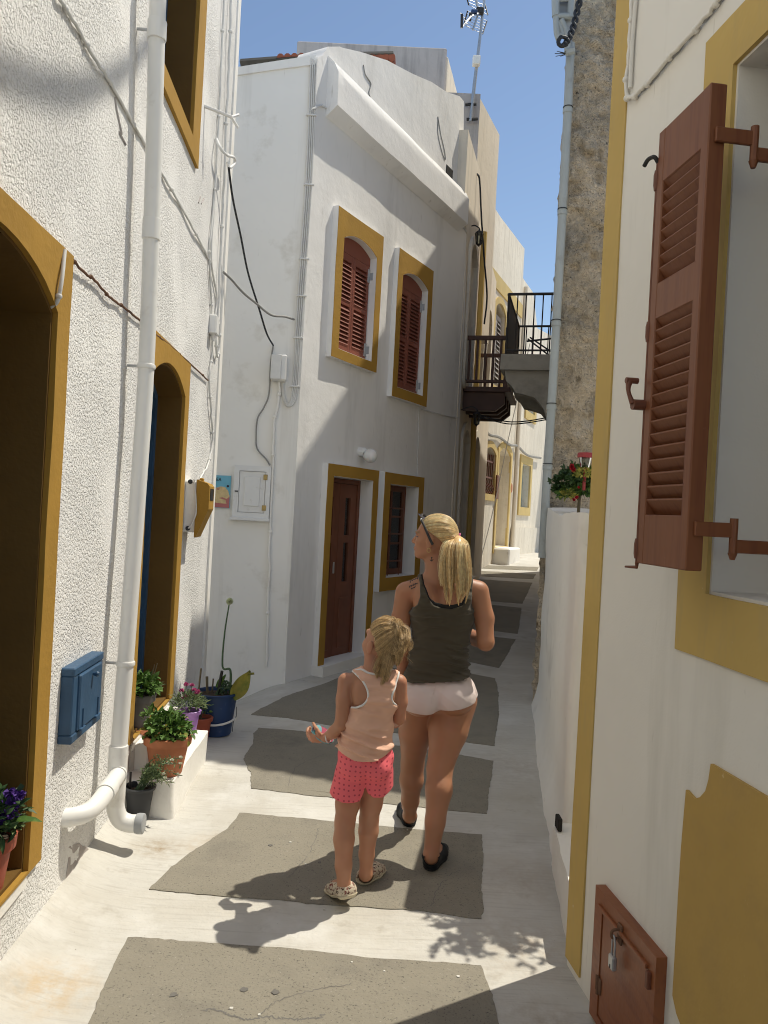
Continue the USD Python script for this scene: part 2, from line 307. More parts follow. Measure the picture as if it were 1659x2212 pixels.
quads = np.stack([I * k + J, (I + 1) * k + J, (I + 1) * k + J + 1, I * k + J + 1], -1).reshape(-1, 4)
ground = UsdGeom.Xform.Define(stage, '/World/ground').GetPrim(); ground.SetCustomDataByKey('kind', 'structure')
part('lime_washed_paving', (np.stack([GX, GY, GZ], -1).reshape(-1, 3), np.vstack([quads[:, [0, 1, 2]], quads[:, [0, 2, 3]]])), 'ground_white', '/World/ground', smooth=True)
def gzn(x, y):
    return gz(x, y) + (meshkit.fbm(np.stack([x * 2.2, y * 2.2, x * 0], -1), 3, 4) - .5) * .016
panels = [
    [(278, 2025), (420, 2034), (640, 2052), (850, 2073), (960, 2080), (1040, 2086), (1052, 2125), (1062, 2150), (1072, 2180), (1092, 2300), (1105, 2420), (80, 2420), (185, 2212), (232, 2110)],
    [(517, 1757), (600, 1765), (725, 1777), (850, 1788), (950, 1797), (1041, 1806), (1043, 1880), (1041, 1988), (900, 1968), (760, 1958), (618, 1949), (502, 1940), (400, 1929), (322, 1921), (333, 1908), (378, 1871), (425, 1837), (479, 1800), (505, 1775)],
    [(558, 1572), (675, 1582), (860, 1612), (960, 1628), (1065, 1645), (1058, 1700), (1051, 1759), (900, 1744), (800, 1735), (708, 1726), (620, 1714), (541, 1705), (541, 1672), (525, 1640), (546, 1608), (550, 1585)],
    [(541, 1544), (608, 1507), (708, 1474), (760, 1452), (800, 1440), (910, 1448), (1018, 1457), (1070, 1466), (1077, 1500), (1077, 1540), (1068, 1612), (950, 1596), (850, 1583), (709, 1567), (620, 1552)],
    [(860, 1418), (960, 1426), (1018, 1431), (1078, 1443), (1098, 1410), (1114, 1382), (1062, 1375), (980, 1369), (900, 1364), (880, 1390)],
    [(950, 1351), (1055, 1362), (1119, 1369), (1123, 1340), (1127, 1313), (1055, 1307), (975, 1302)],
    [(985, 1292), (1055, 1299), (1129, 1304), (1140, 1280), (1150, 1259), (1050, 1253), (1000, 1249)],
    [(1005, 1242), (1050, 1246), (1152, 1251), (1158, 1240), (1050, 1234), (1010, 1232)],
    [(1012, 1227), (1055, 1229), (1160, 1233), (1164, 1225), (1055, 1221), (1015, 1219)]]
rng = np.random.default_rng(5)
for i, pix in enumerate(panels):
    P = Polygon([g_hit(*p) for p in pix]).buffer(0)
    ring = P.segmentize(.03).exterior.coords[:-1]
    ring = np.array(ring); t = np.arange(len(ring))
    ring = ring + np.stack([meshkit.fbm(np.stack([ring[:, 0] * 6, ring[:, 1] * 6, t * 0 + q * 9 + i], -1), 3, 3) - .5 for q in (0, 1)], 1) * .020 + rng.normal(0, .0022, ring.shape)
    P = Polygon(ring).buffer(0).buffer(.004).buffer(-.004)
    if P.geom_type == 'MultiPolygon': P = max(P.geoms, key=lambda g: g.area)
    m = refine(prism(P, -.03, .004), .16)
    v = np.array(m.vertices); v[:, 2] += gzn(v[:, 0], v[:, 1])
    part('concrete_panel', (v, m.faces), 'concrete', '/World/ground', smooth=30)
# painted and dark blots, pebbles
def blot(px, py, r, el=1.0, seed=0):
    x, y = g_hit(px, py); r_ = np.random.default_rng(seed); a = np.arange(14) * 2 * math.pi / 14
    rr = r * (1 + .18 * r_.standard_normal(14)); P = Polygon(np.stack([x + rr * np.cos(a), y + rr * el * np.sin(a)], 1)).buffer(r * .2)
    m = prism(P, 0.002, .0065); v = np.array(m.vertices); v[:, 2] += gzn(v[:, 0], v[:, 1]); return trimesh.Trimesh(v, m.faces)
mat('blot_dark', (.16, .15, .135), .9, .1, 20)
mat('blot_white', (.62, .60, .55), .9, .1, 20)
for i, (x, y, r) in enumerate([(584, 1830, .009), (527, 2139, .011), (595, 2146, .011), (375, 2150, .010), (690, 1866, .006)]):
    part('paint_blot', blot(x, y, r, 1, i), 'blot_dark', '/World/ground', label='small dark spot on the grey paving')
wb = [blot(q[0], q[1], q[2] * .6, seed=50 + i) for i, q in enumerate([(627, 1823, .008), (660, 1870, .005), (880, 1795, .006), (500, 2180, .008), (560, 2195, .006), (760, 2080, .005), (990, 2112, .008), (830, 2100, .005), (700, 1965, .006)])]
part('paint_spatter', cat_(wb), 'blot_white', '/World/ground', kind='stuff')
CR = [[(440, 2185), (470, 2184), (500, 2196), (540, 2205), (590, 2200), (640, 2206), (680, 2203), (700, 2196)], [(560, 2196), (600, 2165), (680, 2140), (760, 2128)], [(620, 1900), (650, 1870), (672, 1835), (690, 1790)], [(930, 1960), (960, 1900), (1010, 1870)], [(620, 1700), (640, 1660), (700, 1630)], [(790, 1590), (800, 1540), (850, 1500), (880, 1455)]]
for ci, crack_px in enumerate(CR):
  cp = np.array([[*g_hit(x, y), 0] for x, y in crack_px]); cp = spline(cp, 14); jr = np.random.default_rng(9 + ci)
  cp[:, :2] += jr.normal(0, .004, (len(cp), 2)); cp[:, 2] = gzn(cp[:, 0], cp[:, 1]) + .0045
  wd = (.0022 if ci == 0 else .0011) * (1 + .8 * meshkit.fbm(np.stack([np.arange(len(cp)) * .3, np.zeros(len(cp)), np.zeros(len(cp))], 1), 2, 1))
  tt = np.gradient(cp, axis=0); nn = np.stack([-tt[:, 1], tt[:, 0], 0 * tt[:, 0]], 1); nn /= np.linalg.norm(nn, axis=1, keepdims=True)
  cv = np.vstack([cp + nn * wd[:, None], cp - nn * wd[:, None]]); n = len(cp); q = np.arange(n - 1)
  part('crack', (cv, np.vstack([np.stack([q + n, q + n + 1, q + 1], 1), np.stack([q + n, q + 1, q], 1)])), 'blot_dark', '/World/ground', smooth=False)
# ================================================================ left house
def body(parent, corners, z0, z1, m, name='rear_wall'):
    part(name, trimesh.creation.extrude_polygon(Polygon(corners), z1 - z0, engine='earcut').apply_translation([0, 0, z0]), m, parent, smooth=False)
def boardleaf(wall, s0, s1, z0, z1, o, n):            # a door leaf of vertical boards
    w = (s1 - s0) / n
    return [lbox(s0 + i * w + .002, s0 + (i + 1) * w - .002, z0, z1, o, o + .035, .004) for i in range(n)]
LH = thing('left_house', 'white roughcast house on the left with ochre door frames', 'house', (-1.4, 2, 0))
d1o = arch(1.80, 2.805, .30, 2.30, .15); d1f = rect(1.68, 2.915, .30, 2.533)
d2o = arch(4.18, 5.095, .36, 2.33, .13); d2f = rect(4.07, 5.215, .36, 2.557)
w1o = rect(4.00, 4.89, 3.90, 5.25); w1f = rect(3.88, 5.09, 3.80, 5.45)
wall = Polygon([(-7, -.4), (6.5, -.4), (6.5, 7.6), (-7, 7.6)]).difference(unary_union([d1o, d2o, w1o]))
near_part = sbox(1.2, -.5, 6.6, 6)
part('wall', LW.w(slab(wall.intersection(near_part), -.42, 0, .12, .009, .45, 1)), 'stucco', LH, 30)
part('wall', LW.w(prism(wall.difference(sbox(1.2, -.5, 6.6, 6)), -.42, -.002)), 'stucco', LH, 30)
part('corner_band', LW.w(slab(rect(6.38, 6.512, -.3, 6.2), -.2, .014, .2, .005, .5, 3)), 'smooth_white', LH)
body(LH, [LW.p(s, 0, o)[:2] for s, o in ((-7, -.40), (6.5, -.40), (6.5, -6), (-7, -6))], -.4, 7.5, 'smooth_white')
def trim(name, wall, outer, hole, o0, o1, m, parent, seed=0, label=None, L=.12, amp=.004):
    return part(name, wall.w(slab(outer.difference(hole.buffer(-.012)), o0, o1, L, amp, .3, seed)), m, parent, 30, label)
def lining(wall, hole, o0, o1, th=.026):              # painted reveal inside an opening
    return wall.w(prism(hole.difference(hole.buffer(-th)), o0, o1))
trim('door_frame', LW, d1f, d1o, -.02, .016, 'ochre', LH, 4)
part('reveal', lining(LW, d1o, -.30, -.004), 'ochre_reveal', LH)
trim('door_frame', LW, d2f, d2o, -.02, .016, 'ochre', LH, 5)
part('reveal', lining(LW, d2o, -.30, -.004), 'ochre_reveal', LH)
trim('window_frame', LW, w1f, w1o, -.02, .020, 'ochre', LH, 6)
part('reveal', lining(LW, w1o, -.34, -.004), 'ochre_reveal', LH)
def leaf(parent, wall, hole, o, boards, m, name='door'):
    s0, z0, s1, z1 = hole.bounds
    p = part(name, wall.w(prism(hole.buffer(.005).difference(hole.buffer(-.07)), o - .03, o + .045)), m, parent)
    w = (s1 - s0 - .14) / boards
    for i in range(boards):
        q = hole.buffer(-.068).intersection(sbox(s0 + .07 + i * w + .002, z0, s0 + .07 + (i + 1) * w - .002, z1))
        if not q.is_empty: part('board', wall.w(prism(q, o - .02, o + .02)), m, p)
    return p
leaf(LH, LW, d1o, -.26, 6, 'blue_paint'); leaf(LH, LW, d2o, -.20, 6, 'blue_paint')
wl = leaf(LH, LW, w1o, -.22, 2, 'blue_paint', 'window')
# sills, threshold, doorstep
part('sill', LW.w(slab(rect(1.80, 2.80, .255, .306), -.30, .010, .08, .006, .2, 7)), 'limewash', LH)
mat('terrazzo', (.66, .63, .57), .6, .05, 3, fine=[((.16, .14, .12), 34, .60, .63), ((.40, .30, .22), 41, .63, .66)], spec=.4)
part('threshold', LW.w(lbox(4.20, 5.09, .05, .362, -.20, .02, .015)), 'terrazzo', LH)
# rubble hole at the foot of the wall
hole = Polygon(LW.poly([(150, 1905), (158, 1830), (178, 1825), (196, 1835), (190, 1870), (172, 1885), (160, 1915)], .02)).buffer(.004)
part('crumbled_plaster', LW.w(slab(hole, -.05, .006, .03, .010, .05, 8)), 'grey_render', LH, label='crumbled grey patch in the plaster at the foot of the wall')

# white stepped block in front of door 2
ST2 = thing('doorstep', 'whitewashed stepped block carrying flower pots before the second ochre door', 'doorstep', (-1.15, 4.5, 0))
def stepblock(poly, z0, z1, seed): return wobble(refine(prism(Polygon(poly).buffer(-.03).buffer(.03), z0, z1), .06), .012, .25, seed)
part('lower_step', stepblock([(-1.40, 4.05), (-1.01, 4.06), (-1.045, 5.02), (-1.40, 5.06)], -.2, .20, 11), 'limewash', ST2, 40)
part('upper_step', stepblock([(-1.40, 4.22), (-1.185, 4.22), (-1.21, 5.00), (-1.40, 5.06)], .1, .335, 12), 'limewash', ST2, 40)

# ================================================================ middle house
MH = thing('middle_house', 'white two-storey house with ochre frames and brown louvred shutters', 'house', (-.845, 7.38, 0))
A1, A2 = arch(.53, 1.20, 3.25, 4.35, .085), arch(1.815, 2.485, 3.08, 4.35, .085)
D1 = rect(.57, 1.378, .05, 1.98); W3 = rect(1.785, 2.52, .91, 1.97)
outline = Polygon([(0, -.4), (3.84, -.4), (3.82, 1.0), (3.78, 4.3), (3.70, 5.52), (3.50, 6.0), (3.38, 7.10), (3.24, 7.10), (2.86, 6.96), (2.4, 6.86), (1.9, 6.70), (1.3, 6.54), (.75, 6.33), (.42, 6.19), (.36, 6.17), (.16, 6.06), (.08, 5.93), (0, 5.87)])
part('wall', MF.w(slab(outline.difference(unary_union([A1, A2, D1, W3])), -.34, 0, .14, .007, .5, 20)), 'facade_white', MH, 30)
side = Polygon([(-.002, -.8), (2.6, -.8), (2.6, 5.30), (.95, 5.66), (.744, 5.70), (.3, 5.81), (0, 5.88)])
part('wall', MS.w(slab(side, -.3, -.003, .2, .004, .6, 21)), 'smooth_white', MH, 30)
part('parapet_coping', MS.w(slab(Polygon([(.02, 5.80), (.3, 5.74), (.75, 5.635), (1.0, 5.58), (2.6, 5.22), (2.6, 5.30), (1.0, 5.66), (.75, 5.71), (.3, 5.82), (.02, 5.89)]), -.05, .014, .2, .005, .3, 22)), 'smooth_white', MH)
c0 = np.array(MF.p(0, 0)[:2]); e0 = np.array(MF.p(3.8, 0)[:2]); s0 = np.array(MS.p(2.6, 0)[:2])
body(MH, [MF.p(.02, 0, -.33)[:2] * .999, MF.p(3.75, 0, -.33)[:2], MF.p(3.75, 0, -3.4)[:2], np.array([-3.4, 11.0]), MS.p(2.55, 0, -.28)[:2], MS.p(.3, 0, -.28)[:2]], -.4, 5.35, 'smooth_white')
# boxed cornice: trapezoid section swept along the front
csec = Polygon([(0, 5.40), (.13, 5.485), (.13, 5.80), (.08, 5.90), (0, 5.98)])       # (o, z)
def sweep_s(wall, sec, s0, s1, L=.12, amp=.005, seed=0):
    m = trimesh.creation.extrude_polygon(sec, s1 - s0, engine='earcut'); v = np.array(m.vertices)
    w = trimesh.Trimesh(np.stack([v[:, 2] + s0, v[:, 1], v[:, 0]], 1), m.faces[:, ::-1], process=True)
    return wall.w(wobble(refine(w, L), amp, .4, seed))
# measured on the photograph: the cornice's outer lower edge runs a little downhill
part('cornice', sweep_s(MF, csec, .17, 3.42, .14, .008, 23), 'facade_white', MH, 30)
# chimney-like block on the parapet and the raised back wall
part('roof_block', MF.w(slab(rect(.36, .95, 5.3, 6.175), -.78, -.335, .12, .010, .2, 24)), 'limewash', MH)
# window frames: raised white slab with ochre face
def raised(parent, wall, outer, hole, name, seed, proud=.065, door=False):
    f = part(name, wall.w(slab(outer.difference(hole), -.01, proud - .004, .15, .004, .3, seed)), 'facade_white', parent, 30)
    part('painted_face', wall.w(slab(outer.buffer(-.004).difference(hole.buffer(.004)), proud - .03, proud, .15, .004, .3, seed)), 'ochre', f, 30)
    return f
raised(MH, MF, rect(.395, 1.325, 3.145, 4.624), A1, 'window_frame', 25)
raised(MH, MF, rect(1.695, 2.61, 2.957, 4.63), A2, 'window_frame', 26)
raised(MH, MF, rect(.455, 1.503, -.15, 2.106), D1, 'door_frame', 27)
raised(MH, MF, rect(1.64, 2.665, .752, 2.103), W3, 'window_frame', 28)
def shutter(parent, wall, s0, s1, z0, z1, o, rails, slat, m, name='shutter', th=.035, tilt=36, stile=.05, flip=1, bottom=None):
    """One louvred leaf: stiles and rails in one frame, every slat a piece of its own."""
    fr = [lbox(s0, s0 + stile, z0, z1, o, o + th, .003), lbox(s1 - stile, s1, z0, z1, o, o + th, .003)]
    for a, b in rails: fr.append(lbox(s0 + stile - .004, s1 - stile + .004, a, b, o + .001, o + th - .001, .003))
    p = part(name, wall.w(cat_(fr)), m, parent, smooth=False)
    for (a0, a1), (b0, b1) in zip(rails[:-1], rails[1:]):
        n = int(round((b0 - a1) / slat)); h = (b0 - a1) / n
        for i in range(n):
            zc = a1 + (i + .5) * h; t = math.radians(tilt) * flip
            bx = bevelbox((s1 - s0 - 2 * stile + .01, h * 1.72, .007), (0, 0, 0), .002)
            bx.apply_transform(trimesh.transformations.rotation_matrix(t, [1, 0, 0])); bx.apply_translation([(s0 + s1) / 2, zc, o + th / 2])
            part('slat', wall.w(bx), m, p, smooth=False)
    return p
def shutter_pair(hole, o):
    s0, z0, s1, z1 = hole.bounds; mid = (s0 + s1) / 2; zt = 4.26
    for a, b in ((s0 + .012, mid - .002), (mid + .002, s1 - .012)):
        shutter(MH, MF, a, b, z0 + .02, zt, o, [(z0 + .02, z0 + .10), (z0 + .48 * (zt - z0), z0 + .48 * (zt - z0) + .06), (zt - .075, zt)], .042, 'shutter_red', stile=.042, flip=-1)
    part('arched_head', MF.w(prism(hole.intersection(sbox(s0, zt + .004, s1, z1 + 1)), o - .005, o + .03)), 'shutter_red', MH)
    part('window_back', MF.w(prism(hole.buffer(.01), o - .12, o - .10)), 'interior', MH)
    for z in (z0 + .12, zt - .10):                  # pale strap hinges on the right jamb
        part('hinge', MF.w(cat_([lbox(s1 - .05, s1 + .003, z - .07, z + .07, o + .034, o + .041, .002), lbox(s1 - .006, s1 + .0005, z - .04, z + .04, o + .04, o + .075, .002)])), 'galvanised', MH)
shutter_pair(A1, -.048); shutter_pair(A2, -.048)
# front door: frame, two glazed lights, panelled foot
o = -.15
dp = part('door', MF.w(cat_([lbox(.572, .62, .05, 1.978, o, o + .06), lbox(1.328, 1.376, .05, 1.978, o, o + .06), lbox(.62, 1.328, 1.93, 1.976, o + .002, o + .058)])), 'door_brown', MH)
for a, b in ((.624, .975), (.979, 1.324)):
    holes = [rect(a + .12, b - .12, 1.38, 1.78), rect(a + .12, b - .12, .88, 1.30)] if a > .9 or True else []
    part('door_leaf', MF.w(prism(rect(a, b, .06, 1.925).difference(unary_union(holes)), o + .005, o + .045)), 'door_brown', dp)
    for h in holes: part('pane', MF.w(prism(h.buffer(.01), o + .018, o + .024)), 'glass', dp)
    part('panel', MF.w(lbox(a + .08, b - .08, .18, .72, o + .04, o + .056, .012)), 'door_brown', dp)
part('lock_plate', MF.w(lbox(.905, .935, .98, 1.10, o + .045, o + .053, .006)), 'galvanised', dp)
part('door_back', MF.w(prism(D1.buffer(.01), o - .05, o - .03)), 'interior', MH)
part('threshold', MF.w(slab(rect(.44, 1.52, -.25, .10), -.16, .13, .08, .012, .3, 31)), 'limewash', MH)
# ground floor window with bars
o = -.16
fw = part('window', MF.w(prism(W3.difference(unary_union([rect(1.84, 2.13, .98, 1.90), rect(2.175, 2.465, .98, 1.90)])), o, o + .05)), 'door_brown', MH)
for a, b in ((1.84, 2.13), (2.175, 2.465)):
    part('pane', MF.w(prism(rect(a - .01, b + .01, .97, 1.91), o + .02, o + .026)), 'glass', fw)
    for z in (1.28, 1.60): part('glazing_bar', MF.w(lbox(a, b, z - .012, z + .012, o + .012, o + .04)), 'door_brown', fw)
part('window_back', MF.w(prism(W3.buffer(.01), o - .16, o - .14)), 'interior', MH)
part('curtain', MF.w(wobble(refine(prism(rect(1.80, 2.5, .93, 1.35), o - .06, o - .05), .06), .012, .08, 33, (0, 0, 1))), 'cable_white', MH)
bars = part('window_bars', MF.w(tube([(2.02, .90, -.045), (2.02, 1.90, -.045)], .008)), 'iron_brown', MH)
for z in (1.08, 1.40, 1.70): part('bar', MF.w(tube([(1.785, z, -.035), (2.33, z, -.035)], .010)), 'iron_brown', bars)
part('bar', MF.w(tube([(2.30, .90, -.045), (2.30, 1.90, -.045)], .008)), 'iron_brown', bars)
# cracks and a vent hole in the parapet
vent = MF.hit(970, 379)
part('vent_hole', MF.w(prism(rect(vent[0] - .10, vent[0] + .10, vent[1] - .10, vent[1] + .10), .001, .006)), 'dark_hole', MH)
for pix in ([(785, 140), (789, 160), (799, 176), (801, 184), (797, 200), (800, 212)], [(946, 252), (946, 290), (955, 330), (962, 345), (960, 325), (952, 290), (946, 252)]):
    part('crack', cable(MF, pix, .004, .006, 5, 5), 'cable_grey', MH, label='thin crack in the white parapet')
# step and trough by the facade's foot
# tiled roof and eave behind the side wall
TR = thing('tiled_roof', 'low red tiled roof with a dark eave behind the white side wall', 'roof', (-1.6, 11, 6.2))
Yr = 10.6
ev = [at(522, 134, Yr), at(640, 126, Yr), at(700, 122, Yr + .5)]
part('eave', tube([at(520, 139, Yr), at(600, 133, Yr), at(690, 126, Yr), at(770, 124, Yr), at(850, 122, Yr)], .075, 4), 'eave_dark', TR)
xs = [(x, 124 - (x - 600) * .03) for x in range(606, 668, 15)] + [(x, 124 - (x - 790) * .02) for x in range(776, 856, 14)]
for x, y in xs:
    a = at(x, y, Yr - .06); part('tile', tube(np.array([a, a + [.02, 1.0, .22]]), [.05, .055], 10), 'roof_tile', TR)
# ================================================================ beige block behind
BB = thing('beige_roof_block', 'weathered beige roof room, its front painted grey for shade, rising behind the white parapet', 'building', (.5, 13, 6))
p0, p1 = at(800, 130, 12.6), at(966, 104, 12.6)
zt = p1[2]; X1 = p1[0]
part('wall', wobble(refine(bevelbox((2.4, .3, 4.0), (X1 - 1.2, 12.75, zt - 2.0), .02), .3), .012, .6, 40), 'grey_render', BB)  # front coloured grey for its shade, the lit side keeps the cream
part('wall', wobble(refine(bevelbox((.3, 2.2, 4.0), (X1 - .145, 13.9, zt - 2.004), .02).apply_transform(trimesh.transformations.rotation_matrix(-.23, [0, 0, 1], [X1, 12.7, 0])), .3), .012, .6, 41), 'cream', BB)

# ================================================================ cream house beyond, with its tower
CH = thing('cream_house', 'cream house with tall shuttered doors just beyond the white house', 'house', (1.0, 11, 0))
cw = Polygon([(-.03, -.2), (4.3, -.2), (4.3, 6.1), (1.0, 6.1), (.98, 6.74), (-.42, 6.68), (-.42, 5.70), (-.25, 5.62), (-.03, 5.45)])
cho = [arch(.55, 1.25, .72, 2.75, .16), arch(1.95, 2.65, .80, 2.80, .16), arch(.35, 1.10, 3.55, 5.35, .2), arch(1.75, 2.45, 3.55, 5.35, .2), arch(2.95, 3.6, 3.75, 5.1, .18)]
part('wall', B1.w(slab(cw.difference(unary_union(cho)), -.30, 0, .25, .010, .6, 42)), 'cream', CH)
body(CH, [B1.p(-.02, 0, -.29)[:2], B1.p(4.25, 0, -.29)[:2], B1.p(4.25, 0, -2.5)[:2], B1.p(-.2, 0, -2.5)[:2]], -.2, 6.0, 'cream')
for i, h in enumerate(cho):
    part('opening_frame' if i else 'door_frame', B1.w(prism(h.buffer(.11).difference(h), -.02, .035)), 'pale_cream', CH)
    b = h.bounds
    if i in (2, 3):
        for a, c in ((b[0], (b[0] + b[2]) / 2 - .004), ((b[0] + b[2]) / 2 + .004, b[2])): shutter(CH, B1, a, c, b[1], b[3] - .15, -.12, [(b[1], b[1] + .1), (b[1] + .8, b[1] + .9), (b[3] - .25, b[3] - .15)], .075, 'dark_wood', stile=.05, flip=-1)
    part('window_back' if i > 1 else 'door', B1.w(prism(h.buffer(.01), -.24, -.2)), 'dark_wood', CH)
part('downpipe', B1.w(tube([(1.42, .4, .06), (1.42, 6.0, .06)], .045)), 'pale_ochre', CH)
part('plinth', B1.w(slab(rect(-.3, 3.2, -.1, .62), -.05, .05, .2, .012, .3, 43)), 'cream', CH)
TW = thing('chimney_tower', 'tall stair tower with shade painted grey on its near face, carrying the roof antenna', 'tower', (1.3, 12, 6))
t0 = at(1037, 206, 11.62); tl = at(998, 206, 11.62)
TWw = Wall(t0[:2], (.41, 1), -1)
tn = np.array([TWw.p(0, 0)[:2], TWw.p(1.28, 0)[:2], TWw.p(1.28, 0, -1.3)[:2], [tl[0] - .9, 11.62]])
ft = trimesh.creation.extrude_polygon(Polygon(tn).buffer(-.02), 3.4, engine='earcut').apply_translation([0, 0, t0[2] - 3.4])
part('wall', wobble(refine(ft, .25), .012, .5, 44), 'cream', TW)
gq = Polygon([tn[0], [tn[0][0] - .01, 11.66], [tn[3][0], 11.66], [tn[3][0], 11.60], [tn[0][0] - .01, 11.60]])
part('shaded_near_face', wobble(refine(trimesh.creation.extrude_polygon(Polygon([(tn[3][0], 11.58), (tn[0][0] + .005, 11.58), (tn[0][0] + .005, 11.66), (tn[3][0], 11.66)]), 3.4, engine='earcut').apply_translation([0, 0, t0[2] - 3.402]), .25), .006, .4, 45), 'grey_render', TW)  # shade on the cream tower's near side, painted as a grey facing
# ================================================================ the row at the end of the alley
RH = thing('grilled_window_house', 'cream house at the alley end with iron window grille and arched door', 'house', (2, 16, .7))
rh = Polygon([(-2.0, .0), (3.30, .0), (3.28, 7.85), (.9, 7.72), (-2.0, 7.7)])
g1, g2 = arch(.62, 1.55, 2.13, 2.95, .13), arch(1.85, 2.95, 1.03, 3.05, .14)
u1 = arch(.9, 1.75, 4.35, 5.9, .15)
part('wall', CD.w(slab(rh.difference(unary_union([g1, g2, u1])), -.3, 0, .3, .010, .6, 46)), 'pale_cream', RH)
body(RH, [CD.p(-2, 0, -.29)[:2], CD.p(3.28, 0, -.29)[:2], CD.p(3.28, 0, -4)[:2], CD.p(-2, 0, -4)[:2]], 0, 7.6, 'pale_cream')
for h in (g1, g2, u1): part('opening_frame', CD.w(prism(h.buffer(.13, join_style=2).difference(h), -.02, .03)), 'far_ochre', RH)
part('door', CD.w(prism(g2.buffer(.01), -.28, -.24)), 'pale_cream', RH); part('window', CD.w(prism(g1.buffer(.01), -.2, -.17)), 'interior', RH)
gr = part('window_grille', CD.w(cat_([lbox(.62, 1.55, z, z + .035, -.05, -.02) for z in (2.16, 2.45, 2.78)])), 'iron_brown', RH)
for i in range(7):
    s = .66 + i * .14; part('bar', CD.w(tube(spline([(s, 2.13, -.03), (s + .03, 2.25, .01), (s - .02, 2.36, -.03), (s, 2.5, -.03), (s, 2.95, -.03)], 4), .012, 6)), 'iron_brown', gr)
for a, c in ((.92, 1.32), (1.33, 1.73)): shutter(RH, CD, a, c, 4.37, 5.85, -.1, [(4.37, 4.47), (5.05, 5.13), (5.76, 5.85)], .09, 'grey_render', stile=.05, flip=-1)
part('window_back', CD.w(prism(u1, -.26, -.22)), 'interior', RH)
part('painted_band', CD.w(slab(rect(-1.2, 3.29, 6.25, 6.55), -.01, .03, .3, .006, .4, 47)), 'far_ochre', RH)
part('doorstep', CD.w(lbox(1.78, 2.85, .55, 1.02, -.1, .36, .03)), 'limewash', RH)
part('house_plaque', CD.w(tube([(3.13, 2.35, 0.0), (3.13, 2.35, .03)], [.13, .10], 16)), 'terracotta', RH)
part('shutter', CD.w(lbox(1.60, 1.80, 2.05, 2.55, .02, .06)), 'shutter_brown', RH)
BW = thing('blue_window_house', 'whitewashed last house with blue windows in pale ochre frames', 'house', (3.3, 19, .7))
bw = Polygon([(3.34, 0), (8.2, 0), (8.2, 6.9), (5.3, 6.5), (4.6, 7.2), (3.34, 7.2)])
b1, b2 = rect(4.25, 5.25, 1.95, 3.0), rect(4.5, 5.4, 4.3, 5.3)
part('wall', CD.w(slab(bw.difference(unary_union([b1, b2])), -.3, -.02, .3, .010, .6, 48)), 'pale_cream', BW)
body(BW, [CD.p(3.4, 0, -.30)[:2], CD.p(8.2, 0, -.30)[:2], CD.p(8.2, 0, -4)[:2], CD.p(3.4, 0, -4)[:2]], 0, 6.3, 'pale_cream')
for h in (b1, b2):
    part('window_frame', CD.w(prism(h.buffer(.2, join_style=2).difference(h), -.03, .02)), 'far_ochre', BW)
    part('window', CD.w(prism(h.buffer(.01), -.22, -.18)), 'far_blue', BW)
    b = h.bounds; part('glazing_bar', CD.w(lbox((b[0] + b[2]) / 2 - .03, (b[0] + b[2]) / 2 + .03, b[1], b[3], -.18, -.14)), 'far_blue', BW)
part('downpipe', CD.w(tube([(3.40, .8, .05), (3.40, 7.0, .05)], .05)), 'cream', BW)
part('plinth', CD.w(slab(rect(3.45, 8, .3, 1.45), -.01, .03, .3, .01, .3, 49)), 'pale_cream', BW)
EH = thing('end_house', 'small white gable closing the view at the end of the alley', 'house', (5.4, 23, .7))
part('wall', wobble(refine(bevelbox((3, 3, 7.0), (6.2, 24.0, 3.4), .02), .4), .01, .6, 50), 'pale_cream', EH)
part('window_frame', bevelbox((.06, .8, 1.3), (4.68, 23.3, 2.4), .01), 'far_ochre', EH)

# ================================================================ stone house on the right, and the taller block behind it
SH = thing('stone_house', 'tall unpainted house of crumbling brown roughcast on the right', 'house', (1.42, 7.05, 0))
stw = refine(prism(rect(0, 1.5, -.2, 6.62), -.3, 0), .020)
v = np.array(stw.vertices)
amp = (meshkit.fbm(v * 30, 2, 61) - .5) * .040 + (meshkit.fbm(v * 3.5, 2, 62) - .5) * .05 + np.minimum(0, meshkit.fbm(v * 12, 2, 65) - .40) * .22
v[:, 2] += amp * (v[:, 2] > -.05) * np.clip((1.5 - v[:, 0]) / .1, 0, 1); v[:, 0] += (meshkit.fbm(v * 11, 3, 63) - .5) * .06 * (v[:, 0] < .05)
part('wall', ST.w(trimesh.Trimesh(v, stw.faces, process=False)), 'stone_render', SH, 50)
part('wall', ST.w(prism(rect(1.5, 3.2, -.2, 6.62), -.3, -.004)), 'stone_render', SH, 50)
SS = Wall((1.42, 7.05), (.25, 1), 1)
part('wall', SS.w(slab(Polygon([(.02, -.2), (9.4, -.2), (9.4, 6.6), (.02, 6.6)]), -.35, -.01, .25, .02, .4, 64)), 'stone_render', SH)
body(SH, [ST.p(.3, 0, -.38)[:2], ST.p(3.2, 0, -.38)[:2], [6.2, 16], SS.p(9.3, 0, -.33)[:2]], -.2, 6.55, 'stone_render')
us = trimesh.creation.extrude_polygon(Polygon([(2.17, 8.0), (5.4, 8.0), (5.4, 12.7), (2.66, 12.7), (2.31, 11.0)]), 2.32, engine='earcut').apply_translation([0, 0, 6.5])
v = np.array(us.vertices); v[:, 2] += np.where(v[:, 2] > 7, .145 * (v[:, 1] - 9.3), 0); part('upper_storey', trimesh.Trimesh(v, us.faces), 'stone_render', SH, False)
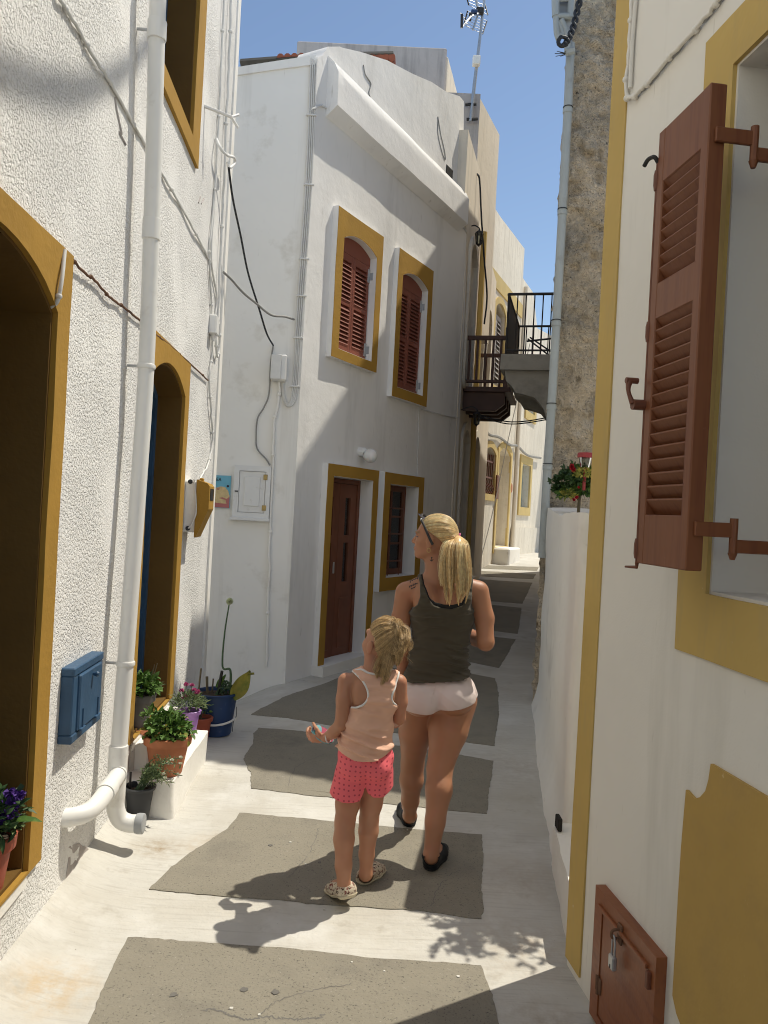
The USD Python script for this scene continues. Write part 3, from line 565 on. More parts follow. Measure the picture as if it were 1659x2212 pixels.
# ================================================================ right house
RHs = thing('right_house', 'cream-white house on the near right with pale ochre corner stripe', 'house', (.9, 2, 0))
WO = Polygon([(1.18, 1.465), (2.137, 1.465), (2.137, 2.91), (1.18, 2.91)])
part('wall', RW.w(slab(rect(.6, 2.962, -.2, 4.6).difference(WO), -.45, 0, .14, .005, .5, 70)), 'right_white', RHs, 30)
part('wall', RW.w(prism(unary_union([rect(-7, .6, -.2, 6.4), rect(.6, 2.96, 4.6, 6.4)]), -.45, -.001)), 'right_white', RHs, 30)
rc = RW.p(2.958, 0, -.004)[:2]
body(RHs, [rc, RW.p(2.5, 0, -.40)[:2], RW.p(-7, 0, -.44)[:2], [7.5, -7], [6.5, 3.6]], -.2, 6.39, 'right_white')
part('corner_stripe', RW.w(slab(rect(2.828, 2.966, .03, 4.6), -.02, .006, .14, .0035, .5, 71)), 'pale_ochre', RHs)
trim('window_frame', RW, rect(1.03, 2.277, 1.303, 3.043), WO, -.02, .008, 'pale_ochre', RHs, 72)
part('reveal', lining(RW, WO, -.36, -.004, .02), 'right_white', RHs)
part('sill', RW.w(slab(rect(1.185, 2.13, 1.44, 1.471), -.30, .003, .08, .004, .2, 73)), 'limewash', RHs)
o = -.34
fw = part('window', RW.w(prism(WO.difference(unary_union([rect(1.26, 1.62, 1.56, 2.82), rect(1.68, 2.06, 1.56, 2.82)])), o, o + .06)), 'shutter_brown', RHs)
for a, b in ((1.26, 1.62), (1.68, 2.06)): part('pane', RW.w(prism(rect(a - .01, b + .01, 1.55, 2.83), o + .02, o + .028)), 'glass', fw)
part('window_back', RW.w(prism(WO, o - .12, o - .10)), 'interior', RHs)
# folded-back louvred shutter
S0, S1, Z0, Z1, so = 1.958, 2.225, 1.546, 2.742, .115
sh = shutter(RHs, RW, S0, S1, Z0, Z1, so, [(Z0, Z0 + .135), (2.215, 2.315), (Z1 - .15, Z1)], .0352, 'shutter_brown', th=.044, tilt=36, stile=.036, flip=1)
rod = [(S1 + .005, Z0 + .0, so + .040), (S1 + .005, Z1 - .08, so + .040)]
part('bolt_rod', RW.w(tube(rod, .0055, 8)), 'iron_brown', sh)
for z in (Z0 + .04, 2.19, Z1 - .13): part('rod_guide', RW.w(cat_([tube([(S1 + .005, z - .028, so + .040), (S1 + .005, z - .014, so + .040), (S1 + .005, z + .014, so + .040), (S1 + .005, z + .028, so + .040)], [.008, .0105, .0105, .008], 10), lbox(S1 - .02, S1 + .005, z - .008, z + .008, so + .035, so + .040, .002)])), 'iron_brown', sh)
part('rod_hook', RW.w(tube(spline([(S1 + .005, Z1 - .08, so + .040), (S1 + .005, Z1 - .066, so + .052), (S1 + .03, Z1 - .062, so + .058), (S1 + .05, Z1 - .072, so + .06)], 5), [.006] * 16, 8)), 'iron_black', sh)
part('rod_foot', RW.w(tube([(S1 + .005, Z0, so + .040), (S1 + .005, Z0 - .012, so + .040), (S1 + .045, Z0 - .014, so + .055)], [.006, .005, .003], 8)), 'iron_brown', sh)
hz = RW.hit(1405, 850, so + .07)[1]; hs = S1 + .005
part('bolt_handle', RW.w(cat_([tube([(hs, hz - .018, so + .040), (hs, hz - .018, so + .078)], .015, 12), tube(spline([(hs, hz - .015, so + .078), (hs + .008, hz + .02, so + .088), (hs + .012, hz + .05, so + .085)], 6), [.008, .0075, .007, .0065, .006, .006, .006, .0065, .007, .0075, .009, .009, .009], 10), tube([(hs + .012, hz + .05, so + .095), (hs + .012, hz + .05, so + .06)], .0085, 10)])), 'iron_brown', sh)
for z in (1.545 + .105, 2.742 - .13):
    part('strap_hinge', RW.w(cat_([lbox(S0 - .012, S0 - .002, z - .018, z + .018, .045, so + .030, .002), tube([(S0 - .007, z - .055, .042), (S0 - .007, z + .030, .042)], .010, 10), tube([(S0 - .007, z - .055, .042), (S0 - .007, z - .072, .042)], [.012, .006], 10)])), 'shutter_brown', sh)
    part('hinge_arm', RW.w(lbox(S0 - .014, S0 - .002, z - .055, z - .022, -.30, .040, .002)), 'shutter_brown', sh)
# painted dado below the window with a stepped, notched outline
dd = [(2.050, 1.041), (2.056, 1.00), (2.068, .965), (2.092, .940), (2.120, .925), (2.164, .934), (2.172, .78), (2.179, .367), (2.155, .335), (2.09, .30), (.7, .30), (.7, 1.041)]
part('painted_dado', RW.w(slab(Polygon(dd).buffer(.004), -.02, .010, .14, .003, .3, 74)), 'dado_ochre', RHs)
# ================================================================ low garden wall between right house and stone house
GW = thing('garden_wall', 'low whitewashed wall with flowers on top before the stone house', 'wall', (1.1, 5, 0))
def gw_quad(): return Polygon([(.93, 3.75), (1.456, 7.03), (1.75, 7.0), (2.6, 3.45), (2.55, 3.2)])
m = refine(trimesh.creation.extrude_polygon(gw_quad().buffer(-.04).buffer(.04), 2.0, engine='earcut').apply_translation([0, 0, -.2]), .11)
v = np.array(m.vertices); top = v[:, 2] > 1.7
v[:, 2] += np.where(top, -.17 + .14 * np.clip((v[:, 1] - 3.75) / 3.3, 0, 1), 0)
foot = np.clip((.25 - v[:, 2]) / .25, 0, 1) ** 2 * .05
v[:, 0] -= foot * (v[:, 0] < 1.62)
m = wobble(trimesh.Trimesh(v, m.faces, process=False), .018, .4, 80)
part('wall', m, 'limewash', GW, 45)
KB = thing('wall_kerb', 'low whitewashed kerb at the foot of the garden wall', 'kerb', (.95, 3.4, 0))
part('kerb', wobble(refine(trimesh.creation.extrude_polygon(Polygon([(.80, 2.98), (.885, 3.74), (1.4, 3.74), (1.3, 2.95)]).buffer(-.03).buffer(.03), .42, engine='earcut').apply_translation([0, 0, -.2]), .08), .02, .25, 81), 'limewash', KB, 45)
part('drain_hole', bevelbox((.02, .07, .06), (.888, 3.66, .25), .004), 'dark_hole', KB)

for pix in ([(247, 210), (250, 235), (256, 262), (262, 290)], [(256, 285), (264, 300), (270, 312)], [(432, 425), (428, 438)], [(434, 440), (440, 430)]):
    part('plaster_scar', cable(LW, pix, .001, .007, 5, 5), 'grey_render', LH, label='short scar in the white roughcast')
# ================================================================ pipes, boxes, cables and lamps
DP = thing('drainpipe', 'thick white plastic drainpipe between the two ochre doors', 'drainpipe', (-1.25, 3.6, 0))
PX = [(343, -60), (338, 100), (330, 400), (316, 790), (297, 1080), (271, 1432), (255, 1640)]
pp = spline([LW.p(*LW.hit(x, y, .09), .09) for x, y in PX], 6)
R = .0375
part('pipe', tube(pp, R, 20), 'pvc', DP, 60)
def on_pipe(py): return pp[np.argmin([abs(proj(q)[1] - py) for q in pp])] if False else np.array([np.interp(py, [proj(q)[1] for q in pp], pp[:, k]) for k in range(3)])
def collar(py, h, r, m='pvc', name='collar'):
    c = on_pipe(py); part(name, tube([c + [0, 0, h / 2], c + [0, 0, h / 2 - .004], c - [0, 0, h / 2 - .004], c - [0, 0, h / 2]], [r - .003, r, r, r - .003], 20), m, DP, 40)
collar(66, .09, R + .006, name='bracket_band'); collar(495, .10, R + .0045); collar(792, .022, R + .006, name='clamp'); collar(1433, .022, R + .006, name='clamp'); collar(1655, .13, R + .006)
for py in (66, 792, 1433):
    c = on_pipe(py); part('wall_bracket', tube([c, c - np.append(LW.n, 0) * .10], .007, 8), 'galvanised', DP)
b = on_pipe(1650); b2 = b - [0, 0, .17]
part('tee', tube([b, b - [0, 0, .05], b2], [R + .004, R + .005, R + .003], 20), 'pvc', DP, 50)
nv, dv = np.append(LW.n, 0), np.append(LW.d, 0)
br = spline([b - [0, 0, .06], b - [0, 0, .062] - dv * .04 + nv * .010, b - [0, 0, .068] - dv * .14 + nv * .012, b - [0, 0, .088] - dv * .31 + nv * .006, b - [0, 0, .10] - dv * .39 - nv * .02, b - [0, 0, .105] - dv * .43 - nv * .08, b - [0, 0, .108] - dv * .44 - nv * .15], 6)
part('branch_pipe', tube(br, R, 20), 'pvc', DP, 60)
for t in (.10, .33): 
    k = int(t * len(br)) + 1; part('collar', tube(br[k:k + 3], R + .005, 20), 'pvc', DP, 40)
e0 = b2 + [0, 0, .02]
el = spline([e0, e0 - [0, 0, .07], e0 - [0, 0, .125] + nv * .02 + dv * .006, e0 - [0, 0, .148] + nv * .06 + dv * .012, e0 - [0, 0, .15] + nv * .105 + dv * .016], 8)
part('elbow', tube(el, [R + .003] * len(el), 20), 'pvc', DP, 60)
part('end_cap', tube([el[-1] - nv * .012, el[-1], el[-1] + nv * .022, el[-1] + nv * .026], [R + .006, R + .009, R + .009, R + .004], 20), 'pvc_grey', DP, 40)

BHt = thing('meter_cupboard', 'small dark blue wooden meter cupboard on the white left wall', 'cupboard', LW.p(3.2, .70))
part('frame', LW.w(cat_([lbox(3.06, 3.435, .945, .978, 0, .055), lbox(3.06, 3.435, .680, .715, 0, .055), lbox(3.06, 3.115, .715, .945, 0, .052), lbox(3.40, 3.435, .715, .945, 0, .052)])), 'blue_paint', BHt)
part('door', LW.w(lbox(3.118, 3.397, .718, .942, .01, .062, .006)), 'blue_paint', BHt)
part('knob', LW.w(tube([(3.27, .915, .06), (3.27, .915, .08), (3.27, .915, .088)], [.005, .012, .008], 12)), 'blue_paint', BHt)
for s in (3.16, 3.355): part('hinge', LW.w(cat_([lbox(s - .03, s + .03, .715, .725, .058, .070, .002), tube([(s, .725, .064), (s, .80, .064)], .004, 6)])), 'blue_paint', BHt)

OB = thing('wall_box', 'ochre plastic box on a white backplate fixed beside the second door', 'box', LW.p(5.4, 1.6))
part('backplate', LW.w(lbox(5.30, 5.49, 1.445, 1.79, 0, .082, .006)), 'white_paint', OB)
sec = Polygon([(.078, 1.805), (.10, 1.795), (.150, 1.780), (.166, 1.760), (.166, 1.605), (.155, 1.58), (.088, 1.41), (.078, 1.41)])
cv_ = trimesh.creation.extrude_polygon(sec.buffer(-.006).buffer(.006), .20, engine='earcut'); v = np.array(cv_.vertices)
part('cover', LW.w(trimesh.Trimesh(np.stack([v[:, 2] + 5.295, v[:, 1], v[:, 0]], 1), cv_.faces[:, ::-1], process=True)), 'ochre', OB, 25)
part('slot', LW.w(lbox(5.325, 5.465, 1.665, 1.745, .1655, .169, .001)), 'dark_hole', OB)
part('top_nub', LW.w(lbox(5.36, 5.40, 1.79, 1.815, .085, .11, .004)), 'ochre', OB)
for z, s in ((1.47, 5.31), (1.785, 5.31)): part('screw', LW.w(tube([(s - .001, z, .035), (s - .016, z, .035)], .016, 10)), 'cable_black', OB)
part('tied_cable', LW.w(tube(spline([(5.298, 1.80, .06), (5.29, 1.70, .075), (5.288, 1.58, .085), (5.29, 1.50, .06), (5.293, 1.47, .04)], 6), .006, 6)), 'cable_white', OB)

CBs = []
def cab(label, mesh, m, cat='cable', name='cable'): single(name, mesh, m, label, cat)
def clips(mesh_pts, r, step=4): return [trimesh.creation.icosphere(1, r * 1.5).apply_translation(p) for p in mesh_pts[::step]]
def wallcable(wall, pix, out, r, m, label, name='wall_cable', clip=True, extra=()):
    pts = spline([wall.p(*wall.hit(x, y, out), out) for x, y in pix], 6)
    jr_ = np.random.default_rng(len(label)); pts = pts + jr_.normal(0, r * .25, pts.shape)
    t = thing(name, label, 'cable', pts[0]); part('wire', tube(pts, r, 6), m, t, 60)
    if clip:
        for p in pts[3::7]: part('clip', trimesh.creation.icosphere(1, r * 1.7).apply_translation(p), m, t)
    for q in extra: part('wire', tube(q, r, 6), m, t, 60)
    return t
wallcable(LW, [(122, -10), (163, 50), (200, 120), (245, 190), (290, 270), (318, 320), (355, 385), (400, 462), (442, 542), (455, 566)], .010, .0075, 'cable_white', 'thick white painted cable running diagonally behind the drainpipe high on the left wall')
wallcable(LW, [(146, 548), (175, 582), (205, 606), (235, 640), (262, 660), (300, 690), (335, 722), (365, 744), (412, 787), (450, 822)], .012, .0055, 'rust', 'thin brown cable running from the first ochre door over the second')
t = thing('loop_cable', 'grey cable bent down over the arch of the first ochre door', 'cable', LW.p(2.8, 2.5))
lp = [LW.p(*LW.hit(x, y, o), o) for x, y, o in [(140, 540, .02), (134, 600, .03), (127, 640, .025), (118, 658, .01)]] + [LW.p(2.795, 2.30, -.05), LW.p(2.79, 2.29, -.14), LW.p(2.78, 2.31, -.24)]
part('wire', tube(spline(lp, 6), .0075, 8), 'cable_white', t, 60); part('clip', trimesh.creation.icosphere(1, .012).apply_translation(lp[2]), 'cable_white', t)
wallcable(LW, [(484, -20), (477, 150), (470, 300), (463, 430), (452, 545), (456, 640), (458, 760), (452, 815), (456, 900), (459, 950), (450, 1000), (432, 1035)], .012, .008, 'cable_white', 'white cable dropping down the left wall to the ochre box', extra=[spline([LW.p(*LW.hit(x, y, .012), .012) for x, y in [(470, 300), (462, 450), (456, 560), (468, 640), (464, 690)]], 6)])
wallcable(LW, [(500, -10), (494, 150), (486, 330), (478, 520), (470, 690), (466, 740), (470, 770), (474, 745), (472, 700)], .022, .010, 'cable_white', 'white painted conduit with a loop by the corner of the left house')
jb = LW.hit(468, 702, .05)
t = thing('junction_box', 'small white junction box near the corner of the left house', 'junction box', LW.p(jb[0], jb[1]))
part('box', LW.w(lbox(jb[0] - .06, jb[0] + .06, jb[1] - .075, jb[1] + .065, .0, .06, .008)), 'white_paint', t); part('gland', LW.w(tube([(jb[0], jb[1] - .07, .03), (jb[0], jb[1] - .12, .03)], [.02, .014], 10)), 'white_paint', t)
t = thing('wall_hook', 'forked iron hook sticking out of the left wall', 'hook', LW.p(5.3, 4.2))
hk = LW.hit(440, 228); part('stem', LW.w(tube([(hk[0], hk[1], -.01), (hk[0] + .1, hk[1] + .01, .10), (hk[0] + .16, hk[1] + .015, .16)], .012, 6)), 'white_paint', t)
for dz in (.05, -.04): part('prong', LW.w(tube([(hk[0] + .16, hk[1] + .015, .16), (hk[0] + .22, hk[1] + .015 + dz, .20)], .010, 6)), 'white_paint', t)
t = thing('cable_hook', 'white painted cable hook with coiled wire at the house corner', 'hook', LW.p(6.2, 4.5))
hp = [LW.p(*LW.hit(x, y, o), o) for x, y, o in [(467, 300, .01), (476, 320, .05), (490, 335, .08), (505, 340, .10), (507, 352, .10), (496, 362, .08), (490, 350, .06)]]
part('rod', tube(spline(hp, 6), .011, 8), 'white_paint', t, 60)
# free spans from the left house to the middle house
A = LW.p(*LW.hit(494, 362, .08), .08)
def span(a, pix, b, Ys, r, m, label):
    pts = [a] + [at(x, y, Y) for (x, y), Y in zip(pix, Ys)] + [b]
    t = thing('hanging_cable', label, 'cable', a); part('wire', tube(spline(pts, 8), r, 6), m, t, 60); return t
Bp = MS.p(*MS.hit(590, 746, .03), .03)
bt = span(A, [(503, 430), (520, 510), (536, 590), (560, 668), (576, 720)], Bp, np.linspace(A[1], Bp[1], 7)[1:-1], .0085, 'cable_black', 'black cable hanging from the left house down to the grey meter box')
part('wire', cable(MS, [(590, 746), (584, 790), (581, 850), (570, 880), (556, 905), (553, 945), (556, 970), (575, 992), (583, 1005)], .012, .0075), 'cable_grey', bt, 60)
A2_ = LW.p(*LW.hit(483, 588, .03), .03); B2 = MS.p(*MS.hit(635, 690, .03), .03)
span(A2_, [(500, 604), (525, 632), (553, 655), (585, 680), (615, 684)], B2, np.linspace(A2_[1], B2[1], 7)[1:-1], .010, 'cable_grey', 'grey cable sagging from the left house to the corner cables')
t = thing('cable_bundle', 'bundle of thin white cables down the corner of the white side wall', 'cable', MS.p(.15, 3))
for i, dx in enumerate((0, 4, 8, 12)):
    part('wire', cable(MS, [(672 + dx, 125 + 3 * i), (668 + dx, 240), (661 + dx, 400), (650 + dx, 560), (641 + dx, 690), (637 + dx * .8, 780), (632 + dx * .9, 840), (628 + dx * .4, 868 + dx * .4), (620 - dx * .1, 872 + dx * .3), (614 - dx * .3, 850), (612 - dx * .3, 818)], .010, .0075), 'cable_white', t, 60)
for y, x in ((250, 672), (400, 667), (560, 657), (640, 651), (730, 643), (835, 636)):
    q = MS.hit(x, y); part('clip', MS.w(lbox(q[0] - .05, q[0] + .045, q[1] - .008, q[1] + .008, .0, .026, .003)), 'cable_white', t)
wallcable(MS, [(605, 820), (600, 880), (592, 915), (590, 1000), (584, 1150), (580, 1300), (575, 1440)], .014, .012, 'smooth_white', 'white painted conduit running to the ground on the side wall', 'conduit')
wallcable(MF, [(674, 236), (690, 229), (705, 233), (760, 272), (830, 330), (900, 390), (960, 440), (1008, 500)], .012, .008, 'cable_white', 'white cable strung under the cornice of the middle house')
wallcable(MF, [(905, 882), (903, 950), (901, 1030)], .008, .006, 'cable_white', 'thin white cable dropping to the barred ground floor window')
wallcable(MF, [(910, 884), (935, 890), (960, 897), (990, 903)], .008, .006, 'cable_white', 'thin white cable leading right from below the shaded shutter window')
s, z = (MS.hit(586.8, 764.6, .1)[0], MS.hit(624.6, 819.8, .1)[0]), (MS.hit(600, 821, .1)[1], MS.hit(600, 765, .1)[1])
t = thing('meter_box', 'pale grey meter box on the white side wall above the cupboard', 'meter box', MS.p(s[0], z[0]))
part('case', MS.w(lbox(s[0], s[1] + .03, z[0], z[1], 0, .11, .012)), 'white_paint', t); part('lid', MS.w(lbox(s[0], s[1] + .075, z[0] + .005, z[1] - .005, .10, .125, .006)), 'cable_white', t)
cs_ = (MS.hit(583.7, 1060, .02)[0], MS.hit(504, 1060, .02)[0]); z0, z1 = MS.hit(540, 1119, .02)[1], MS.hit(540, 1006, .02)[1]
t = thing('cupboard', 'white panelled meter cupboard with brass hinges set in the side wall', 'cupboard', MS.p(cs_[0], z0))
a, b = cs_; w_ = b - a
part('frame', MS.w(prism(rect(a, b, z0, z1).difference(rect(a + .045, b - .05, z0 + .05, z1 - .05)), -.01, .030)), 'white_paint', t)
part('door', MS.w(prism(rect(a + .049, b - .054, z0 + .054, z1 - .054), -.01, .024)), 'white_paint', t)
part('panel', MS.w(cat_([lbox(a + .095, b - .10, z0 + .11, z1 - .10, .02, .032, .008)])), 'white_paint', t)
part('sill', MS.w(lbox(a - .01, b + .02, z0 - .025, z0 + .003, 0, .05, .004)), 'white_paint', t)
for z in (z0 + .10, z1 - .10): part('hinge', MS.w(lbox(a + .03, a + .068, z - .025, z + .025, .026, .036, .002)), 'brass', t)
part('keyhole', MS.w(lbox(b - .045, b - .015, (z0 + z1) / 2 - .006, (z0 + z1) / 2 + .006, .03, .038, .002)), 'iron_black', t)
# poster, partly hidden behind the left house
p0_, p1_ = MS.hit(495.7, 1098, .01), MS.hit(461, 1026, .01)
t = thing('poster', 'small painted sign with blue sky and a cupcake, lettered EA', 'sign', MS.p(p0_[0], p0_[1]))
sa, sb, za, zb = p0_[0], p1_[0] + .10, p0_[1], p1_[1]
part('board', MS.w(prism(rect(sa, sb, za, zb), 0, .012)), 'sign_blue', t)
cup = Polygon([(sa + .004, za + .003), (sb, za + .003), (sb, za + .12), (sa + .14, za + .14), (sa + .06, za + .13), (sa + .004, za + .12)])
part('picture', MS.w(prism(cup, .012, .0135)), 'sign_pink', t)
part('picture', MS.w(prism(Polygon([(sa + .004, za + .11), (sa + .03, za + .085), (sa + .07, za + .10), (sa + .12, za + .085), (sb, za + .10), (sb, za + .16), (sa + .13, za + .185), (sa + .09, za + .20), (sa + .05, za + .195), (sa + .02, za + .16)]).buffer(-.004).buffer(.004), .0135, .015)), 'sign_cream', t)
part('picture', MS.w(prism(Polygon([(sa + .03, za + .04), (sa + .12, za + .045), (sb, za + .07), (sa + .10, za + .09), (sa + .04, za + .075)]), .0135, .015)), 'sign_cream', t)
part('picture', MS.w(prism(Point(sa + .025, za + .205).buffer(.011), .0135, .0155)), 'ink', t)
def letters(wall, text, s_right, z, h, o, parent, m='ink', flip=True):
    tm = meshkit.text_mesh(text, h, .0015, True); v = np.array(tm.vertices); wd_ = v[:, 0].max()
    # s runs to the left as seen from the street on this wall, so mirror the lettering into it
    q = trimesh.Trimesh(np.stack([s_right + (wd_ - v[:, 0]), v[:, 1] + z, v[:, 2] + o], 1), tm.faces[:, ::-1], process=False)
    part('lettering', wall.w(q), m, parent, False)
letters(MS, 'EA', sa + .088, zb - .052, .028, .0122, t)
letters(MS, 'W', sa + .100, za + .165, .022, .0152, t, 'sign_pink')
# globe lamp over the door
gl = MF.p(*MF.hit(782, 976, .03), .0); gn = np.append(MF.n, 0)
t = thing('globe_lamp', 'white globe wall lamp above the brown front door', 'lamp', gl)
part('base', tube([gl - gn * .01, gl + gn * .07, gl + gn * .075 - [0, 0, .01]], [.052, .045, .035], 20), 'white_paint', t, 50)
part('globe', trimesh.creation.icosphere(3, .075).apply_translation(gl + gn * .135 + [0.0, 0, -.04]), 'lamp_glass', t, True)
# conduit on the right house and grey pipe, lantern, twisted cable on the stone house
wallcable(RW, [(1366, -10), (1360, 100), (1353, 200), (1356, 212), (1372, 206), (1392, 186), (1430, 142), (1480, 88), (1520, 40), (1560, -10)], .012, .0075, 'right_white', 'white painted conduit making a sharp bend high on the right house', extra=[spline([RW.p(*RW.hit(x, y, .010), .010) for x, y in [(1374, -10), (1366, 90), (1361, 190)]], 5)])
wallcable(RW, [(1375, 205), (1400, 185), (1440, 138), (1490, 82), (1530, 36), (1568, -12)], .006, .004, 'cable_grey', 'thin dark cable beneath the painted conduit on the right house', clip=False)
t = thing('downpipe', 'grey green metal downpipe on the corner of the stone house', 'drainpipe', ST.p(0, 0, .05))
gp = [at(x, y, 6.96) for x, y in [(1233, 95), (1226, 250), (1217, 420), (1206, 620), (1193, 850), (1180, 1060), (1172, 1205)]]
part('pipe', tube(spline(gp, 5), .038, 14), 'pipe_grey_green', t, 60)
for y in (240, 460, 700, 880, 1010):
    c = np.array([np.interp(y, [95, 250, 420, 620, 850, 1060, 1205], [g[k] for g in gp]) for k in range(3)]); part('collar', tube([c - [0, 0, .02], c + [0, 0, .02]], .043, 14), 'pipe_grey_green', t)
    part('tie', tube([c + [0, 0, .03], c + [0, 0, .036]], .044, 14), 'cable_black', t)
LT = thing('street_lantern', 'ornate grey iron lantern bracket high on the stone house corner', 'lantern', at(1218, 30, 6.7))
Yl = 6.85
def lpt(x, y, dy=0): return at(x, y, Yl + dy)
part('top_box', cat_([tube([lpt(1199, -30), lpt(1201, 36)], .035, 8), tube([lpt(1236, -30), lpt(1232, 40)], .03, 8), tube([lpt(1198, 36), lpt(1240, 34)], .028, 8), tube([lpt(1198, 0), lpt(1240, -2)], .02, 8)]), 'pipe_grey_green', LT, 50)
part('back_plate', trimesh.convex.convex_hull(np.array([lpt(x, y, d) for x, y in [(1200, -30), (1238, -30), (1236, 38), (1203, 40)] for d in (.04, .08)])), 'pvc_grey', LT)
part('bracket', cat_([tube(spline([lpt(1201, 36), lpt(1203, 70), lpt(1207, 84)], 5), .028, 8), tube(spline([lpt(1212, 44), lpt(1222, 66), lpt(1226, 92), lpt(1226, 112)], 5), .03, 8), tube(spline([lpt(1206, 50), lpt(1212, 62), lpt(1216, 78), lpt(1208, 74)], 5), .022, 8)]), 'pipe_grey_green', LT, 50)
part('bracket_plate', trimesh.convex.convex_hull(np.array([lpt(x, y, d) for x, y in [(1204, 40), (1238, 38), (1236, 90), (1228, 112), (1216, 66)] for d in (.03, .06)])), 'pvc_grey', LT)
part('collar', tube([lpt(1222, 112), lpt(1240, 108)], .035, 8), 'pipe_grey_green', LT)
t = thing('twisted_cable', 'black twisted cable with a looped end beside the grey lantern', 'cable', at(1240, 40, 6.6))
base = spline([at(1260, -30, 6.7), at(1248, 20, 6.7), (at(1238, 60, 6.65)), at(1226, 88, 6.6), at(1214, 100, 6.58), at(1206, 92, 6.58), at(1212, 80, 6.58), at(1224, 82, 6.6)], 10)
for ph in (0, math.pi):
    a_ = np.arange(len(base)) * .8 + ph; fade = np.clip((len(base) * .62 - np.arange(len(base))) / 8, .25, 1)
    part('strand', tube(base + np.stack([np.cos(a_), np.sin(a_) * .5, np.sin(a_) * .3], 1) * .018 * fade[:, None], .014, 7), 'cable_black', t, 60)
t = thing('dry_twigs', 'dry grass tuft caught on the downpipe below the lantern', 'plant', at(1224, 118, 6.9))
r_ = np.random.default_rng(3)
part('stem', cat_([tube([at(1228, 116, 6.9), at(1228 - r_.uniform(8, 30), 118 + r_.uniform(-8, 12), 6.9 + r_.uniform(-.1, .1))], .003, 4) for _ in range(10)]), 'eave_dark', t)

# ================================================================ antenna on the tower
AN = thing('tv_antenna', 'grid television antenna on a leaning mast above the tower', 'antenna', at(1017, 215, 11.5))
Ya = 11.5
part('mast', tube([at(1016, 262, Ya), at(1025, 180, Ya), at(1037, 80, Ya), at(1051, -40, Ya)], [.026, .026, .022, .018], 10), 'galvanised', AN)
for y, x0 in ((226, 1005), (258, 1008)): part('wall_clamp', tube([at(x0, y, Ya), at(x0 + 24, y - 1, Ya)], .022, 6), 'iron_black', AN)
part('amplifier_box', bevelbox((.11, .1, .13), at(1029, 132, Ya - .06), .01), 'pvc', AN)
def apx(cx, cy, dy=0): return at(982.4 + .0449 * cx, .0449 * cy, Ya + dy)
for L0, L1, R0, R1, nm in (((520, -300), (670, 240), (1330, -220), (1590, 715), 5), ((620, 520), (430, 1190), (1550, 1010), (1340, 1630), 6)):
    part('reflector_edge', tube([apx(*L0, -.25), apx(*L1, -.12)], .010, 6), 'iron_black', AN); part('reflector_edge', tube([apx(*R0, .25), apx(*R1, .12)], .010, 6), 'iron_black', AN)
    for i in range(nm):
        k = i / (nm - 1); l = np.array(L0) * (1 - k) + np.array(L1) * k; r = np.array(R0) * (1 - k) + np.array(R1) * k
        part('reflector_rod', tube([apx(*l, -.25 + .13 * k), apx(*r, .25 - .13 * k)], .004, 5), 'galvanised', AN)
part('reflector_spine', tube([apx(1120, 460), apx(1000, -200)], .018, 6), 'galvanised', AN); part('reflector_spine', tube([apx(1090, 780), apx(870, 1440)], .016, 6), 'galvanised', AN)
part('clamp', bevelbox((.11, .08, .09), apx(1210, 540, -.04), .01), 'iron_black', AN)
part('boom', tube([apx(1160, 640, -.05), apx(760, 800, -.35), apx(320, 1330, -.8)], [.018, .018, .014], 6), 'galvanised', AN)
part('dipole_box', bevelbox((.09, .09, .05), apx(930, 600, -.2), .01), 'bucket_blue', AN)
part('dipole', tube([apx(760, 640, -.35), apx(720, 980, -.35)], .022, 8), 'iron_black', AN)
part('director', tube([apx(345, 690, -.8), apx(330, 1330, -.8)], .018, 8), 'iron_black', AN)
for k in range(5): part('director_rod', tube([apx(250 + 70 * k, 640 + 150 * k, -.7), apx(420 + 70 * k, 720 + 150 * k, -.7)], .007, 5), 'galvanised', AN)

# ================================================================ balconies
BC = thing('concrete_balcony', 'dark concrete balcony with black railing on the stone house', 'balcony', SS.p(2.3, 3.4, 0))
part('floor_slab', SS.w(slab(rect(2.24, 3.95, 3.42, 3.605), -.02, .69, .2, .008, .3, 90)), 'balcony_concrete', BC)
bs = [(0, 2.62), (.06, 2.62), (.10, 2.80), (.17, 2.98), (.27, 3.10), (.40, 3.14), (.50, 3.16), (.55, 3.24), (.62, 3.30), (.64, 3.425), (0, 3.425)]
for s in (2.30, 3.55): part('bracket', sweep_s(SS, Polygon(bs), s, s + .22, .12, .006, 91), 'balcony_concrete', BC)
rl = part('railing', SS.w(cat_([tube([(2.28, 4.33, -.02), (2.28, 4.33, .64)], .017, 6), tube([(2.28, 3.66, 0), (2.28, 3.66, .64)], .012, 6), tube([(3.86, 4.33, 0), (3.86, 4.33, .64)], .015, 6), tube([(3.86, 3.66, 0), (3.86, 3.66, .64)], .012, 6), tube([(2.28, 4.33, .64), (3.86, 4.33, .64)], .017, 6)])), 'iron_black', BC)
for s in (2.28, 3.86):
    for i in range(7): part('bar', SS.w(tube([(s, 3.60, .03 + i * .1), (s, 4.33, .03 + i * .1)], .0085, 6)), 'iron_black', rl)
part('side_panel', SS.w(lbox(2.29, 3.85, 3.61, 4.31, .635, .650, .003)), 'iron_black', BC)
part('folded_rack', SS.w(cat_([tube([(2.9, 3.95, .05), (3.0, 3.93, .45)], .012, 6), tube([(2.9, 3.75, .1), (3.1, 4.0, .42)], .01, 6), tube([(3.1, 3.70, .08), (2.95, 3.95, .44)], .01, 6)])), 'iron_black', BC)
WB = thing('wooden_balcony', 'brown wooden balcony jutting from the cream house', 'balcony', B1.p(.45, 3.4, 0))
part('floor', B1.w(cat_([lbox(.40, 1.70, 3.40, 3.47, 0, .66, .006)])), 'dark_wood', WB)
